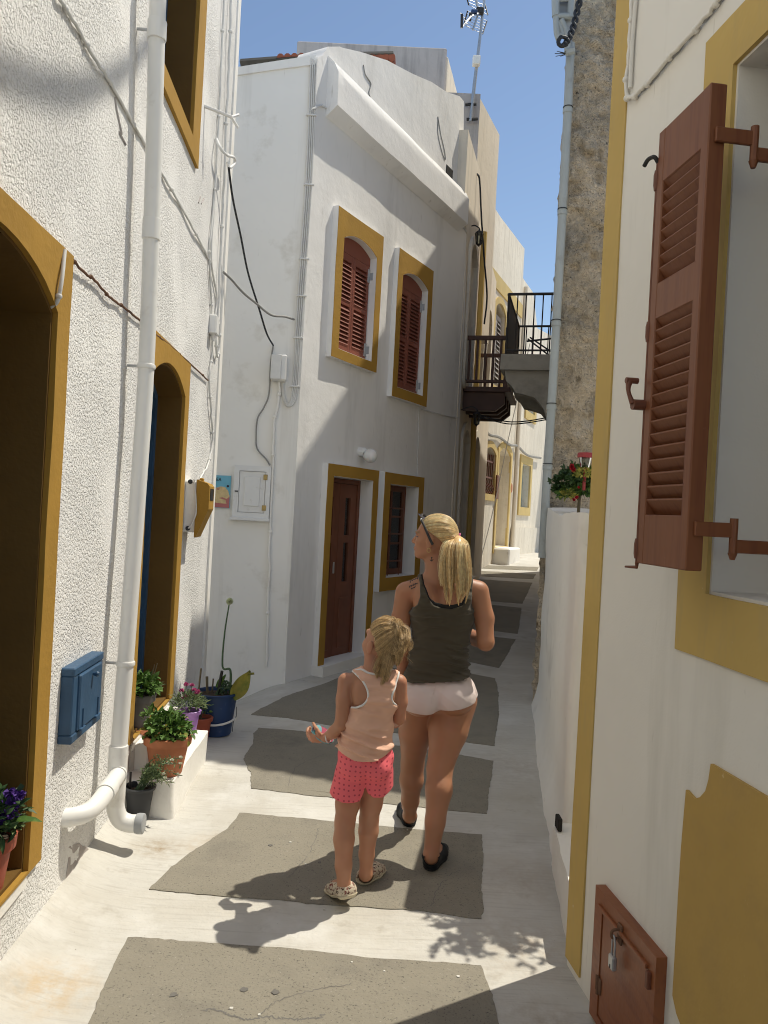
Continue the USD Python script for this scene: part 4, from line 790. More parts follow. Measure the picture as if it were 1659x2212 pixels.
for s in (.44, .82, 1.2, 1.6): part('joist', sweep_s(B1, Polygon([(0, 3.14), (.46, 3.14), (.58, 3.24), (.58, 3.398), (0, 3.398)]), s, s + .09, .3, 0, 1), 'dark_wood', WB, False)
rl = part('railing', B1.w(cat_([lbox(.42, .47, 4.13, 4.19, 0, .60), lbox(.42, .47, 3.53, 3.57, 0, .60), lbox(1.62, 1.67, 4.13, 4.19, 0, .60), lbox(1.62, 1.67, 3.53, 3.57, 0, .60), lbox(.47, 1.62, 4.13, 4.19, .55, .60), lbox(.47, 1.62, 3.53, 3.57, .55, .60)])), 'balcony_brown', WB)
for s in (.445, 1.645):
    for i in range(5): part('baluster', B1.w(lbox(s - .016, s + .016, 3.57, 4.13, .06 + i * .11 - .016, .06 + i * .11 + .016)), 'balcony_brown', rl)
for i in range(8): part('baluster', B1.w(lbox(.55 + i * .13 - .016, .55 + i * .13 + .016, 3.57, 4.13, .56, .59)), 'balcony_brown', rl)
for s in (.44, 1.65): part('post', B1.w(cat_([lbox(s - .03, s + .03, 3.45, 4.30, .55, .61), lbox(s - .02, s + .02, 4.30, 4.35, .56, .60, .012)])), 'balcony_brown', WB)
def walllamp(px, py, Y, label, h):
    c = at(px, py, Y); t = thing('wall_lantern', label, 'lantern', c)
    part('cage', lathe([(0, -h * .5), (h * .16, -h * .48), (h * .24, h * .18), (h * .26, h * .2), (.0, h * .2)], 8, c), 'glass', t, False)
    part('cap', lathe([(h * .30, h * .19), (h * .22, h * .32), (h * .08, h * .40), (h * .05, h * .52), (0, h * .56)], 8, c), 'iron_black', t, False)
    part('ribs', cat_([tube([c + [math.cos(a) * h * .17, math.sin(a) * h * .17, -h * .48], c + [math.cos(a) * h * .25, math.sin(a) * h * .25, h * .2]], h * .025, 5) for a in np.arange(6) * math.pi / 3]), 'iron_black', t)
    part('finial', lathe([(0, -h * .66), (h * .06, -h * .56), (h * .17, -h * .47), (0, -h * .46)], 8, c), 'iron_black', t)
    part('arm', tube(spline([c + [0, 0, h * .55], c + [-.08, .02, h * .75], c + [-.22, .05, h * .5], c + [-.28, .06, h * .1]], 5), h * .04, 6), 'iron_black', t)
walllamp(1030, 902, 10.9, 'small iron lantern under the wooden balcony', .20)
walllamp(1035, 512, 11.0, 'small iron lantern high above the wooden balcony', .22)
t = thing('alley_wires', 'two dark wires slung across the alley below the balconies', 'cable', at(1035, 900, 11))
for k in (0, 4): part('wire', tube(spline([at(1037, 897 + k, 10.9), at(1070, 906 + k, 10.7), at(1100, 911 + k * 1.2, 10.4), at(1135, 910 + k, 10.0), at(1178, 903 + k, 9.6)], 6), .008, 5), 'cable_black', t)
t = thing('tower_cable', 'dark cable running down the tower beside the white parapet', 'cable', at(1035, 380, 11.4))
part('wire', tube(spline([at(1030, 375, 11.3), at(1036, 390, 11.3), at(1040, 470, 11.35), at(1046, 560, 11.4), at(1052, 640, 11.5), at(1046, 700, 11.5)], 6), .014, 6), 'cable_black', t)
t = thing('eaves_cable', 'sagging dark cable clipped along the houses at the alley end', 'cable', CD.p(.5, 3.3))
part('wire', CD.w(tube(spline([(.45, 3.42, .05), (.7, 3.30, .06), (1.6, 3.34, .05), (2.6, 3.28, .06), (3.4, 3.33, .05), (4.5, 3.22, .06), (6.3, 3.30, .05)], 6), .03, 6)), 'cable_grey', t)
t = thing('diagonal_wire', 'thin slack wire hanging down the front of the grilled window house', 'cable', CD.p(1.8, 5))
part('wire', CD.w(tube(spline([(3.0, 5.6, .3), (2.2, 3.6, .15), (1.3, 1.8, .08), (.7, .9, .05)], 6), .010, 5)), 'cable_grey', t)

# ================================================================ red meter hatch with padlock on the right house
HT = thing('meter_hatch', 'red brown wooden meter hatch with padlock low on the right house', 'hatch', RW.p(2.45, 0))
part('frame', RW.w(prism(rect(2.233, 2.664, .012, .441).difference(rect(2.262, 2.605, .04, .385)), 0, .034)), 'hatch_red', HT, False)
part('door', RW.w(lbox(2.265, 2.602, .043, .382, .006, .031, .003)), 'hatch_red', HT)
part('top_ledge', RW.w(cat_([lbox(2.275, 2.625, .383, .398, .030, .044, .003)])), 'hatch_red', HT)
part('hinge', RW.w(lbox(2.255, 2.273, .335, .385, .032, .046, .003)), 'iron_brown', HT)
part('hinge', RW.w(cat_([lbox(2.585, 2.625, .115, .165, .030, .036, .002), tube([(2.605, .11, .036), (2.605, .17, .036)], .005, 6)])), 'rust', HT)
part('hasp', RW.w(cat_([lbox(2.445, 2.475, .355, .415, .034, .041, .002), tube(spline([(2.46, .40, .040), (2.46, .395, .062), (2.46, .375, .062), (2.46, .37, .038)], 4), .005, 6)])), 'rust', HT)
pl = thing('padlock', 'small steel padlock hanging from the red meter hatch', 'padlock', RW.p(2.46, .33, .05))
part('shackle', RW.w(tube(spline([(2.452, .315, .055), (2.450, .36, .056), (2.458, .382, .058), (2.470, .36, .056), (2.470, .315, .055)], 6), .0035, 8)), 'galvanised', pl, 60)
part('lock_body', RW.w(bevelbox((.034, .044, .016), (2.461, .298, .056), .004)), 'galvanised', pl)
part('keyhole', RW.w(lbox(2.459, 2.463, .280, .292, .064, .0655, .0005)), 'dark_hole', pl)

# overhead cable added above the frame to cast soft shade across the left wall
OC = thing('shade_cable', 'thick unseen cable added high over the alley to shade the left wall', 'cable', (1.0, 4, 8))
q1, q2, q3 = LW.p(2.28, 2.86) + SUN * 5.2, LW.p(3.0, 3.20) + SUN * 5.8, LW.p(3.68, 3.72) + SUN * 6.5
part('wire', tube(spline([q1 + (q1 - q2) * 1.5 + [0, 0, .2], q1, q2, q3, q3 + (q3 - q2) * 1.6 + [0, 0, .3]], 8), .035, 8), 'cable_black', OC, 60)
# ================================================================ plants and pots
mat('leaf_green', (.085, .17, .030), .55, .25, 30.0, spec=.4, fine=((.16, .24, .05), 60, .55, .7))
mat('leaf_dark', (.045, .095, .028), .55, .25, 30.0, spec=.4)
mat('leaf_grey', (.15, .20, .085), .6, .2, 30.0, spec=.3)
mat('leaf_yellow', (.32, .29, .055), .6, .35, 9.0, spec=.3, fine=((.16, .20, .04), 12, .45, .65))
mat('stem_green', (.07, .12, .06), .6, .2, 20.0)
mat('stem_dry', (.16, .13, .08), .8, .2, 20.0)
mat('petal_pink', (.62, .16, .33), .6, .25, 40.0, spec=.2)
mat('petal_violet', (.085, .035, .22), .6, .25, 40.0, spec=.2)
mat('petal_white', (.74, .74, .60), .7, .1, 40.0, spec=.2)
mat('petal_red', (.42, .015, .03), .6, .2, 40.0, spec=.2)
mat('allium', (.52, .56, .36), .7, .2, 60.0)
def leaf_mesh(P, D, N, L, Wd, fold=.25):              # leaves: base points, directions, normals, lengths, widths -> one mesh of folded, pointed leaves
    P, D, N = (np.asarray(a, float) for a in (P, D, N)); n = len(P)
    D = D / np.linalg.norm(D, axis=1, keepdims=True); S = np.cross(D, N); S /= np.linalg.norm(S, axis=1, keepdims=True) + 1e-9; N = np.cross(S, D)
    L, Wd = np.broadcast_to(L, n)[:, None], np.broadcast_to(Wd, n)[:, None]
    m1, m2, t = P + D * L * .4 - N * Wd * fold * .2, P + D * L * .75 - N * L * .06, P + D * L - N * L * .18
    a1, b1 = P + D * L * .35 + S * Wd / 2 + N * Wd * fold, P + D * L * .35 - S * Wd / 2 + N * Wd * fold
    a2, b2 = P + D * L * .72 + S * Wd * .36 + N * Wd * fold * .6 - N * L * .05, P + D * L * .72 - S * Wd * .36 + N * Wd * fold * .6 - N * L * .05
    V = np.stack([P, m1, m2, t, a1, b1, a2, b2], 1).reshape(-1, 3); k = np.arange(n)[:, None, None] * 8
    F = np.array([[0, 4, 1], [0, 1, 5], [1, 4, 6], [1, 6, 2], [1, 2, 7], [1, 7, 5], [2, 6, 3], [2, 3, 7]])[None]
    return trimesh.Trimesh(V, (F + k).reshape(-1, 3), process=False)
def bush(center, r, n, L, Wd, seed, up=.4, zs=.8):
    g = np.random.default_rng(seed); d = g.normal(size=(n, 3)); d /= np.linalg.norm(d, axis=1, keepdims=True); d[:, 2] = np.abs(d[:, 2]) * 1.0 - .15
    rad = r * (g.uniform(.25, 1, n) ** .6) * (.75 + .5 * meshkit.fbm(d * 2.2 + seed, 2, seed))
    P = np.asarray(center) + d * rad[:, None] * [1, 1, zs]
    D = d * .8 + g.normal(0, .45, (n, 3)) + [0, 0, up * .3]; N = d * .4 + g.normal(0, .35, (n, 3)) + [0, 0, .8]
    return leaf_mesh(P, D, N, L * g.uniform(.6, 1.25, n), Wd * g.uniform(.7, 1.2, n)), P
def stems(center, P, k, r, seed):
    g = np.random.default_rng(seed); idx = g.choice(len(P), k)
    return cat_([tube(spline([center + g.normal(0, .012, 3) * [1, 1, 0], (center + P[i]) / 2 + [0, 0, .03], P[i]], 3), r, 4) for i in idx])
def pot(name, label, base, r0, r1, h, m, rim=.02, group=None, saucer=None):
    t = thing(name, label, 'flower pot' if name != 'bucket' else 'bucket', base)
    part('pot', lathe([(0, 0), (r0 * .96, 0), (r0, .006), (r0 + (r1 - r0) * .8, h * .8), (r0 + (r1 - r0) * .82, h - rim * 1.6), (r1 + .006, h - rim * 1.5), (r1 + .010, h - .004), (r1 + .004, h), (r1 - .004, h - .001), (r1 - .010, h - .02), (r1 * .84, h * .55)], 44, base), m, t, 40)
    part('soil', lathe([(0, h - .022), (r1 * .5, h - .018), (r1 - .011, h - .026)], 24, base), 'soil', t)
    if saucer: part('saucer', lathe([(0, .002), (saucer * .85, .002), (saucer, .03), (saucer - .006, .03), (saucer * .84, .01), (0, .01)], 36, np.array(base) - [0, 0, .004]), 'terracotta', t)
    return t
V3 = lambda *a: np.array(a, float)
# terracotta pot with mint
b = V3(-1.085, 4.19, .203); t = pot('terracotta_pot', 'big terracotta pot of bushy green mint on the whitewashed doorstep', b, .082, .118, .205, 'terracotta', .03)
m, P = bush(b + [0, 0, .22], .125, 420, .042, .028, 1, zs=.85); part('leaves', m, 'leaf_green', t, kind='stuff'); part('stems', stems(b + [0, 0, .19], P, 45, .0016, 2), 'stem_green', t, kind='stuff')
m, P = bush(b + [-.085, 0, .29], .055, 60, .04, .02, 3); part('leaves', m, 'leaf_green', t, kind='stuff')
m, P = bush(b + [.01, 0, .215], .128, 26, .040, .024, 43, up=-.6); part('leaves', m, 'leaf_yellow', t, kind='stuff')
# grey pot with mint by the doorpost
b = V3(-1.335, 4.42, .348); t = pot('grey_pot', 'dark grey pot of mint on a saucer, half hidden behind the drainpipe', b, .068, .100, .215, 'pot_grey', .028, saucer=.10)
m, P = bush(b + [.02, 0, .24], .105, 300, .042, .028, 4); part('leaves', m, 'leaf_green', t, kind='stuff'); part('stems', stems(b + [0, 0, .2], P, 30, .0016, 5), 'stem_green', t, kind='stuff')
part('stick', cat_([tube([b + [.05, .02, .2], b + [.085, .03, .37]], .003, 5), tube([b + [.06, .02, .2], b + [.10, .03, .38]], .003, 5)]), 'stem_dry', t)
# purple pot with pink carnations
b = V3(-1.15, 4.93, .203); t = pot('purple_pot', 'small purple pot of pink carnations at the end of the doorstep', b, .045, .064, .145, 'pot_purple', .016)
m, P = bush(b + [-.01, 0, .18], .105, 420, .040, .008, 6, up=.8); part('leaves', m, 'leaf_grey', t, kind='stuff')
g = np.random.default_rng(7)
for k, (dx, dz) in enumerate([(-.03, .30), (.015, .305), (.03, .275), (.055, .265), (.045, .255), (-.06, .255), (-.04, .215), (-.025, .225)]):
    c = b + [dx, g.uniform(-.04, .02), dz]; n = 26; d = g.normal(size=(n, 3)); d[:, 2] = np.abs(d[:, 2]) + .1
    part('flower', leaf_mesh(np.repeat(c[None], n, 0), d, g.normal(size=(n, 3)) + [0, 0, .5], .019, .016), 'petal_pink', t); part('flower_stem', tube(spline([c, (c + b + [0, 0, .15]) / 2 + [0, 0, .02], b + [0, 0, .14]], 3), .0015, 4), 'stem_green', t)
# red plastic pot
b = V3(-1.185, 5.42, .0); t = pot('red_pot', 'dull red plastic pot with a sparse seedling behind the purple pot', b, .055, .075, .175, 'terracotta_red', .018)
m, P = bush(b + [-.01, 0, .21], .085, 50, .035, .014, 8); part('leaves', m, 'leaf_green', t, kind='stuff'); part('stems', stems(b + [0, 0, .16], P, 12, .0018, 9), 'stem_dry', t, kind='stuff')
for a, c in (((-.03, 0, .16), (-.015, -.02, .37)), ((-.05, 0, .16), (-.055, 0, .36))): part('cut_leaf', leaf_mesh([b + a], [V3(*c) - V3(*a)], [[0, -1, .2]], .19, .022), 'leaf_grey', t)
part('stick', tube([b + [-.02, -.02, .26], b + [.07, -.05, .275]], .004, 5), 'stem_dry', t)
# blue bucket with calla leaf, sticks and the tall allium
b = V3(-1.125, 5.62, float(gz(-1.125, 5.62)) + .002); t = pot('bucket', 'dark blue plastic bucket planted with a yellowing broad leaf and bare sticks', b, .115, .148, .30, 'bucket_blue', .012)
hd = [b + [.150 * math.cos(a), .150 * math.sin(a), .13 - .035 * math.sin(-a)] for a in np.linspace(-.15, -math.pi + .15, 20)]
part('handle', tube(hd, .008, 8), 'pvc', t, 60); part('wire', tube(spline([b + [.15, -.02, .20], b + [.155, -.03, .14], b + [.14, -.05, .10], b + [.135, -.05, .03]], 5), .0025, 4), 'cable_black', t)
for (a, c, r) in [((-.13, -.02, .2), (-.115, -.02, .46), .0065), ((-.06, 0, .2), (-.075, 0, .40), .010), ((-.04, .03, .2), (-.035, .03, .38), .006), ((.0, -.02, .2), (.035, -.02, .45), .011)]:
    part('stick', tube([b + a, b + c], r, 7), 'stem_dry' if r != .011 else 'iron_black', t)
g = np.random.default_rng(11)
for k in range(12): part('leaf_stalk', tube(spline([b + [g.uniform(-.02, .08), g.uniform(-.06, .04), .25], b + [g.uniform(.02, .12), g.uniform(-.05, .05), .33 + g.uniform(0, .05)], b + [g.uniform(.05, .16), g.uniform(-.05, .05), .30 + g.uniform(0, .05)]], 4), .005, 5), 'stem_green', t)
def broadleaf(base, tip, side, w, bend, seed):
    base, tip, side = map(lambda q: np.asarray(q, float), (base, tip, side)); U, Vv = 13, 9; pts = []
    nrm = np.cross(tip - base, side); nrm /= np.linalg.norm(nrm)
    for i in range(U):
        u = i / (U - 1); ww = w * math.sin(math.pi * min(1, u * .92 + .06)) ** .7 * (1.15 - .5 * u)
        for j in range(Vv):
            v_ = j / (Vv - 1) * 2 - 1
            pts.append(base + (tip - base) * u + side * ww * v_ + nrm * (bend * (v_ * v_ * .35 + math.sin(u * 3) * .3) * w + .008 * math.sin(9 * u + 5 * v_ + seed)))
    I, J = np.meshgrid(np.arange(U - 1), np.arange(Vv - 1), indexing='ij'); q = np.stack([I * Vv + J, (I + 1) * Vv + J, (I + 1) * Vv + J + 1, I * Vv + J + 1], -1).reshape(-1, 4)
    return trimesh.Trimesh(np.array(pts), np.vstack([q[:, [0, 1, 2]], q[:, [0, 2, 3]]]), process=False)
part('broad_leaf', broadleaf(b + [.125, -.06, .27], b + [.235, -.04, .47], V3(.62, .2, -.45) / .79, .062, -.9, 1), 'leaf_yellow', t, True, label='large yellowing leaf hanging over the rim')
part('broad_leaf', broadleaf(b + [.19, -.05, .43], b + [.27, -.06, .45], V3(.1, .8, -.3), .022, .6, 2), 'leaf_yellow', t, True)
part('broad_leaf', broadleaf(b + [.0, -.02, .33], b + [.065, -.03, .425], V3(.6, .2, -.5), .026, .7, 3), 'leaf_green', t, True)
al = thing('allium', 'tall allium stalk with a round white flower head above the bucket', 'flower', b + [.07, 0, .3])
top = at(496, 1299, 5.66); sp = spline([b + [.095, 0, .26], b + [.09, 0, .45], at(481, 1440, 5.66), at(485, 1370, 5.66), top], 8)
part('stalk', tube(sp, np.linspace(.0095, .005, len(sp)), 8), 'stem_green', al, 60)
g = np.random.default_rng(12); d = g.normal(size=(260, 3)); d /= np.linalg.norm(d, axis=1, keepdims=True)
part('flower_head', cat_([leaf_mesh(np.repeat(top[None], 260, 0) + d * .008, d, g.normal(size=(260, 3)), .020, .006), trimesh.creation.icosphere(2, .014).apply_translation(top)]), 'allium', al, kind='stuff')
# black nursery pot with white flowers
b = V3(-1.165, 4.0, float(gz(-1.165, 4.0)) + .003); t = pot('black_pot', 'black nursery pot of white flowers at the foot of the doorstep', b, .052, .072, .165, 'pot_black', .012)
g = np.random.default_rng(13); n = 34
for k in range(n):
    a = g.uniform(-.9, 1.5); ln = g.uniform(.08, .24); e = b + [ln * math.cos(a) * .95, -.02 + ln * math.sin(a) * .3, .19 + ln * g.uniform(.0, .62)]
    s = spline([b + [g.uniform(-.03, .03), g.uniform(-.03, .03), .14], (b + e) / 2 + [0, 0, .13], e], 4)
    if k == 0: SM, LM, TIP = [], [], []
    SM.append(tube(s, .0014, 4)); TIP.append(e)
    q = s[2:]; d = g.normal(size=(len(q) * 3, 3)); LM.append(leaf_mesh(np.repeat(q, 3, 0), d + [0.2, 0, .3], g.normal(size=d.shape) + [0, 0, .6], .028, .006))
part('stems', cat_(SM), 'stem_green', t, kind='stuff'); part('leaves', cat_(LM), 'leaf_grey', t, kind='stuff')
for e in sorted(TIP, key=lambda q: -q[0])[:13]:
    d = g.normal(size=(22, 3)); d[:, 2] = abs(d[:, 2]); part('flower', leaf_mesh(np.repeat(e[None], 22, 0), d, g.normal(size=(22, 3)), .012, .007), 'petal_white', t)
part('stick', tube([b + [-.05, 0, .13], b + [-.05, 0, .23]], .006, 6), 'iron_black', t)
# near pot with violet flowers on the door sill
b = V3(-1.285, 2.62, .302); t = pot('near_pot', 'reddish pot of deep violet flowers on the sill of the near ochre door', b, .075, .105, .205, 'terracotta_red', .03)
m, P = bush(b + [0.02, 0, .25], .13, 260, .05, .02, 14); part('leaves', m, 'leaf_dark', t, kind='stuff'); m, P = bush(b + [.105, -.02, .245], .045, 60, .028, .014, 15); part('leaves', m, 'leaf_grey', t, kind='stuff')
g = np.random.default_rng(16)
for k in range(26):
    u = g.uniform(0, 1); c = at(*(np.array([8, 1775]) * (1 - u) + np.array([42, 1705]) * u + g.normal(0, 9, 2)), 2.60 + g.normal(0, .02)); n = 12
    d = g.normal(size=(n, 3)); part('flower', leaf_mesh(np.repeat(c[None], n, 0), d, g.normal(size=(n, 3)), .019, .017), 'petal_violet', t)
part('long_leaf', broadleaf(at(-20, 1790, 2.62), at(50, 1696, 2.60), V3(.4, .3, .5), .012, .7, 4), 'stem_green', t, True)
lv = np.array([at(x, y, 2.58) for x, y in [(-10, 1800), (20, 1775), (50, 1768), (75, 1770), (91, 1775)]]); wv = np.array([.012, .014, .012, .008, .001])[:, None]
LV = np.vstack([lv + [0, 0, 1] * wv * .55 + [0, .8, 0] * wv, lv - [0, 0, 1] * wv * .55 - [0, .8, 0] * wv]); q = np.arange(4)
part('long_leaf', trimesh.Trimesh(LV, np.vstack([np.stack([q, q + 1, q + 6], 1), np.stack([q, q + 6, q + 5], 1)]), process=False), 'leaf_green', t, True)
b = V3(-1.325, 2.42, .302); t = pot('small_pot', 'empty terracotta pot cut off by the left edge of the photo', b, .055, .088, .16, 'terracotta', .03)
# flowers on the garden wall, with a red solar lamp
def gw_top(x, y): return 1.63 + .14 * (y - 3.75) / 3.3
b = V3(1.42, 5.75, gw_top(1.4, 5.75)); t = thing('flowering_shrub', 'green geranium shrub with red and yellow blooms on top of the garden wall', 'plant', b)
LVs = []; 
for k, (x, y, Y, r) in enumerate([(1222, 1046, 5.9, .11), (1240, 1030, 5.8, .11), (1255, 1040, 5.6, .11), (1214, 1062, 5.9, .07), (1250, 1062, 5.7, .09), (1228, 1070, 5.8, .07), (1268, 1030, 5.6, .10), (1266, 1062, 5.6, .09)]):
    m, P = bush(at(x, y, Y), r, 230, .040, .026, 30 + k, zs=.9); LVs.append(m)
part('leaves', cat_(LVs[:5]), 'leaf_dark', t, kind='stuff'); part('leaves', cat_(LVs[5:]), 'leaf_green', t, kind='stuff')
m, P = bush(at(1226, 1072, 5.55), .05, 70, .035, .016, 41); part('leaves', m, 'leaf_yellow', t, kind='stuff'); m, P = bush(at(1264, 1028, 5.45), .075, 90, .035, .02, 42); part('leaves', m, 'leaf_yellow', t, kind='stuff')
part('stem', tube(spline([b + [0, 0, -.1], b + [0, 0, .1], b + [.02, .02, .2]], 4), .012, 6), 'stem_dry', t)
g = np.random.default_rng(17)
for (x, y, s, m_) in [(1235, 1008, .026, 'petal_red'), (1240, 1016, .020, 'petal_red'), (1262, 1030, .014, 'petal_red'), (1250, 1052, .012, 'petal_red'), (1246, 1074, .016, 'petal_red'), (1240, 1079, .014, 'petal_red')]:
    d = g.normal(size=(22, 3)); c = at(x, y, 5.52); part('flower', leaf_mesh(np.repeat(c[None], 22, 0), d, g.normal(size=(22, 3)), s, s * .8), m_, t)
c = at(1265, 985, 5.5); t = thing('solar_lamp', 'small red capped solar garden lamp standing among the wall flowers', 'lamp', c - [0, 0, .2])
part('cap', lathe([(0, .024), (.050, .022), (.056, .012), (.056, -.012), (.046, -.014), (0, -.014)], 24, c), 'red_plastic', t, 40)
part('shade', lathe([(.046, -.014), (.036, -.07), (.030, -.085), (0, -.085)], 20, c), 'glass', t, 50); part('stem', tube([c - [0, 0, .085], c - [0, 0, .24]], .011, 10), 'red_plastic', t)
# the leafy plant nearest the corner (its shade falls on the path)
b = V3(1.30, 3.72, 1.60); t = thing('trailing_plant', 'loose leafy plant on the near end of the garden wall', 'plant', b)
g = np.random.default_rng(18); LM, SM = [], []
for k in range(46):
    e = b + [g.uniform(-.26, .25), g.uniform(-.32, .25), g.uniform(.02, .40)]; s = spline([b, (b + e) / 2 + [0, 0, .14], e], 6); SM.append(tube(s, .003, 4))
    q = s[3:]; d = g.normal(size=(len(q) * 2, 3)); LM.append(leaf_mesh(np.repeat(q, 2, 0), d, g.normal(size=d.shape) + [0, 0, .7], .044, .026))
part('stems', cat_(SM), 'stem_dry', t, kind='stuff'); part('leaves', cat_(LM), 'leaf_green', t, kind='stuff')
# ================================================================ people: bodies as smooth signed-distance surfaces
import shapely
from scipy.ndimage import map_coordinates
mat('skin', (.36, .168, .090), .46, .08, 7.0, [(260, .0010, .5), (45, .0016, .3)], spec=.4, sss=.12, dirt=[((.40, .165, .095), 13, .50, .76), ((.28, .12, .065), 110, .70, .76)])
mat('skin_child', (.455, .220, .128), .46, .08, 7.0, [(260, .0010, .5), (45, .0016, .3)], spec=.4, sss=.12, dirt=[((.46, .20, .12), 15, .50, .76)])
mat('cloth_olive', (.062, .052, .034), .9, .08, 8.0, [(420, .0010, .5), (16, .010, .35, 'noise', (1, 1, 3))], sheen=.15)
mat('cloth_black', (.015, .015, .015), .9, .1, 8.0)
mat('cloth_white', (.66, .56, .53), .9, .03, 8.0, [(500, .0008, .4), (18, .006, .3)])
mat('cloth_peach', (.78, .47, .335), .9, .05, 7.0, [(450, .0008, .4), (14, .012, .45, 'noise', (1, 1, 2.4))])
mat('trim_white', (.78, .76, .73), .85, .03, 8.0)
mat('shoe_black', (.010, .011, .013), .75, .1, 8.0, [(300, .0008, .5)])
mat('shoe_sole', (.55, .48, .34), .8, .08, 9.0)
def hearts(n, l):
    n['sx'] = ('separate_xyz', {}); n['cx'] = ('combine_xyz', {'z': 0.0}); n['v'] = ('voronoi_texture', {'dimensions': '2D', 'scale': 47.0, 'randomness': .28})
    n['mr'] = ('map_range', {'from_min': .15, 'from_max': .21, 'to_min': .85, 'to_max': 0.0, 'clamp': True}); n['mx'] = ('mix_color', {'b': (.42, .045, .07)})
    l[:] = [q for q in l if q[1] != 'p.base_color']; l += [('g.position', 'sx.vector'), ('sx.x', 'cx.x'), ('sx.z', 'cx.y'), ('cx.vector', 'v.vector'), ('v.distance', 'mr.value'), ('mr.result', 'mx.fac'), ('r1.color', 'mx.a'), ('mx.result', 'p.base_color')]
mat('cloth_coral', (.90, .165, .19), .85, .04, 8.0, [(450, .0008, .4), (12, .010, .4)], extra=hearts)
mat('shoe_print', (.58, .50, .38), .85, .05, 9.0, [(400, .001, .4)], fine=[((.20, .06, .05), 85, .545, .575), ((.07, .045, .03), 70, .58, .60)])
def hairmat(name, c, r=.38): mat(name, c, r, .28, 55.0, spec=.5)
for k, c in enumerate([(.90, .66, .36), (.72, .47, .20), (.42, .25, .10)]): hairmat(f'blonde_{("light", "mid", "dark")[k]}', c)
for k, c in enumerate([(.66, .47, .235), (.47, .31, .14), (.26, .165, .07)]): hairmat(f'fair_{("light", "mid", "dark")[k]}', c)

def ell(c, r, R=None):
    c, r = np.asarray(c, float), np.asarray(r, float)
    def f(p):
        q = p - c
        if R is not None: q = q @ R
        k0 = np.linalg.norm(q / r, axis=1); k1 = np.linalg.norm(q / (r * r), axis=1) + 1e-9
        return k0 * (k0 - 1) / k1
    return f
def cone(a, b, ra, rb):
    a, b = np.asarray(a, float), np.asarray(b, float); ba = b - a; L2 = ba @ ba
    def f(p):
        h = np.clip((p - a) @ ba / L2, 0, 1); return np.linalg.norm(p - a - h[:, None] * ba, axis=1) - (ra + (rb - ra) * h)
    return f
def chain(pts, rs): return [cone(pts[i], pts[i + 1], rs[i], rs[i + 1]) for i in range(len(pts) - 1)]
def smin(a, b, k): h = np.maximum(k - np.abs(a - b), 0) / k; return np.minimum(a, b) - h * h * h * k / 6
def union(prims):                                     # prims: (function, blend)
    def f(p):
        d = None
        for fn, k in prims: v = fn(p); d = v if d is None else smin(d, v, k)
        return d
    return f
def poly_sdf(poly, pad=.12, h=.004):                  # signed distance to a shape drawn in the x-z plane
    x0, z0, x1, z1 = poly.bounds; x0 -= pad; z0 -= pad; x1 += pad; z1 += pad
    xs, zs = np.arange(x0, x1, h), np.arange(z0, z1, h); X, Z = np.meshgrid(xs, zs, indexing='ij'); P = shapely.points(X, Z)
    d = np.where(shapely.contains(poly, P), -1, 1) * shapely.distance(poly.exterior, P)
    return lambda p: map_coordinates(d, [(p[:, 0] - x0) / h, (p[:, 2] - z0) / h], order=1, mode='nearest')
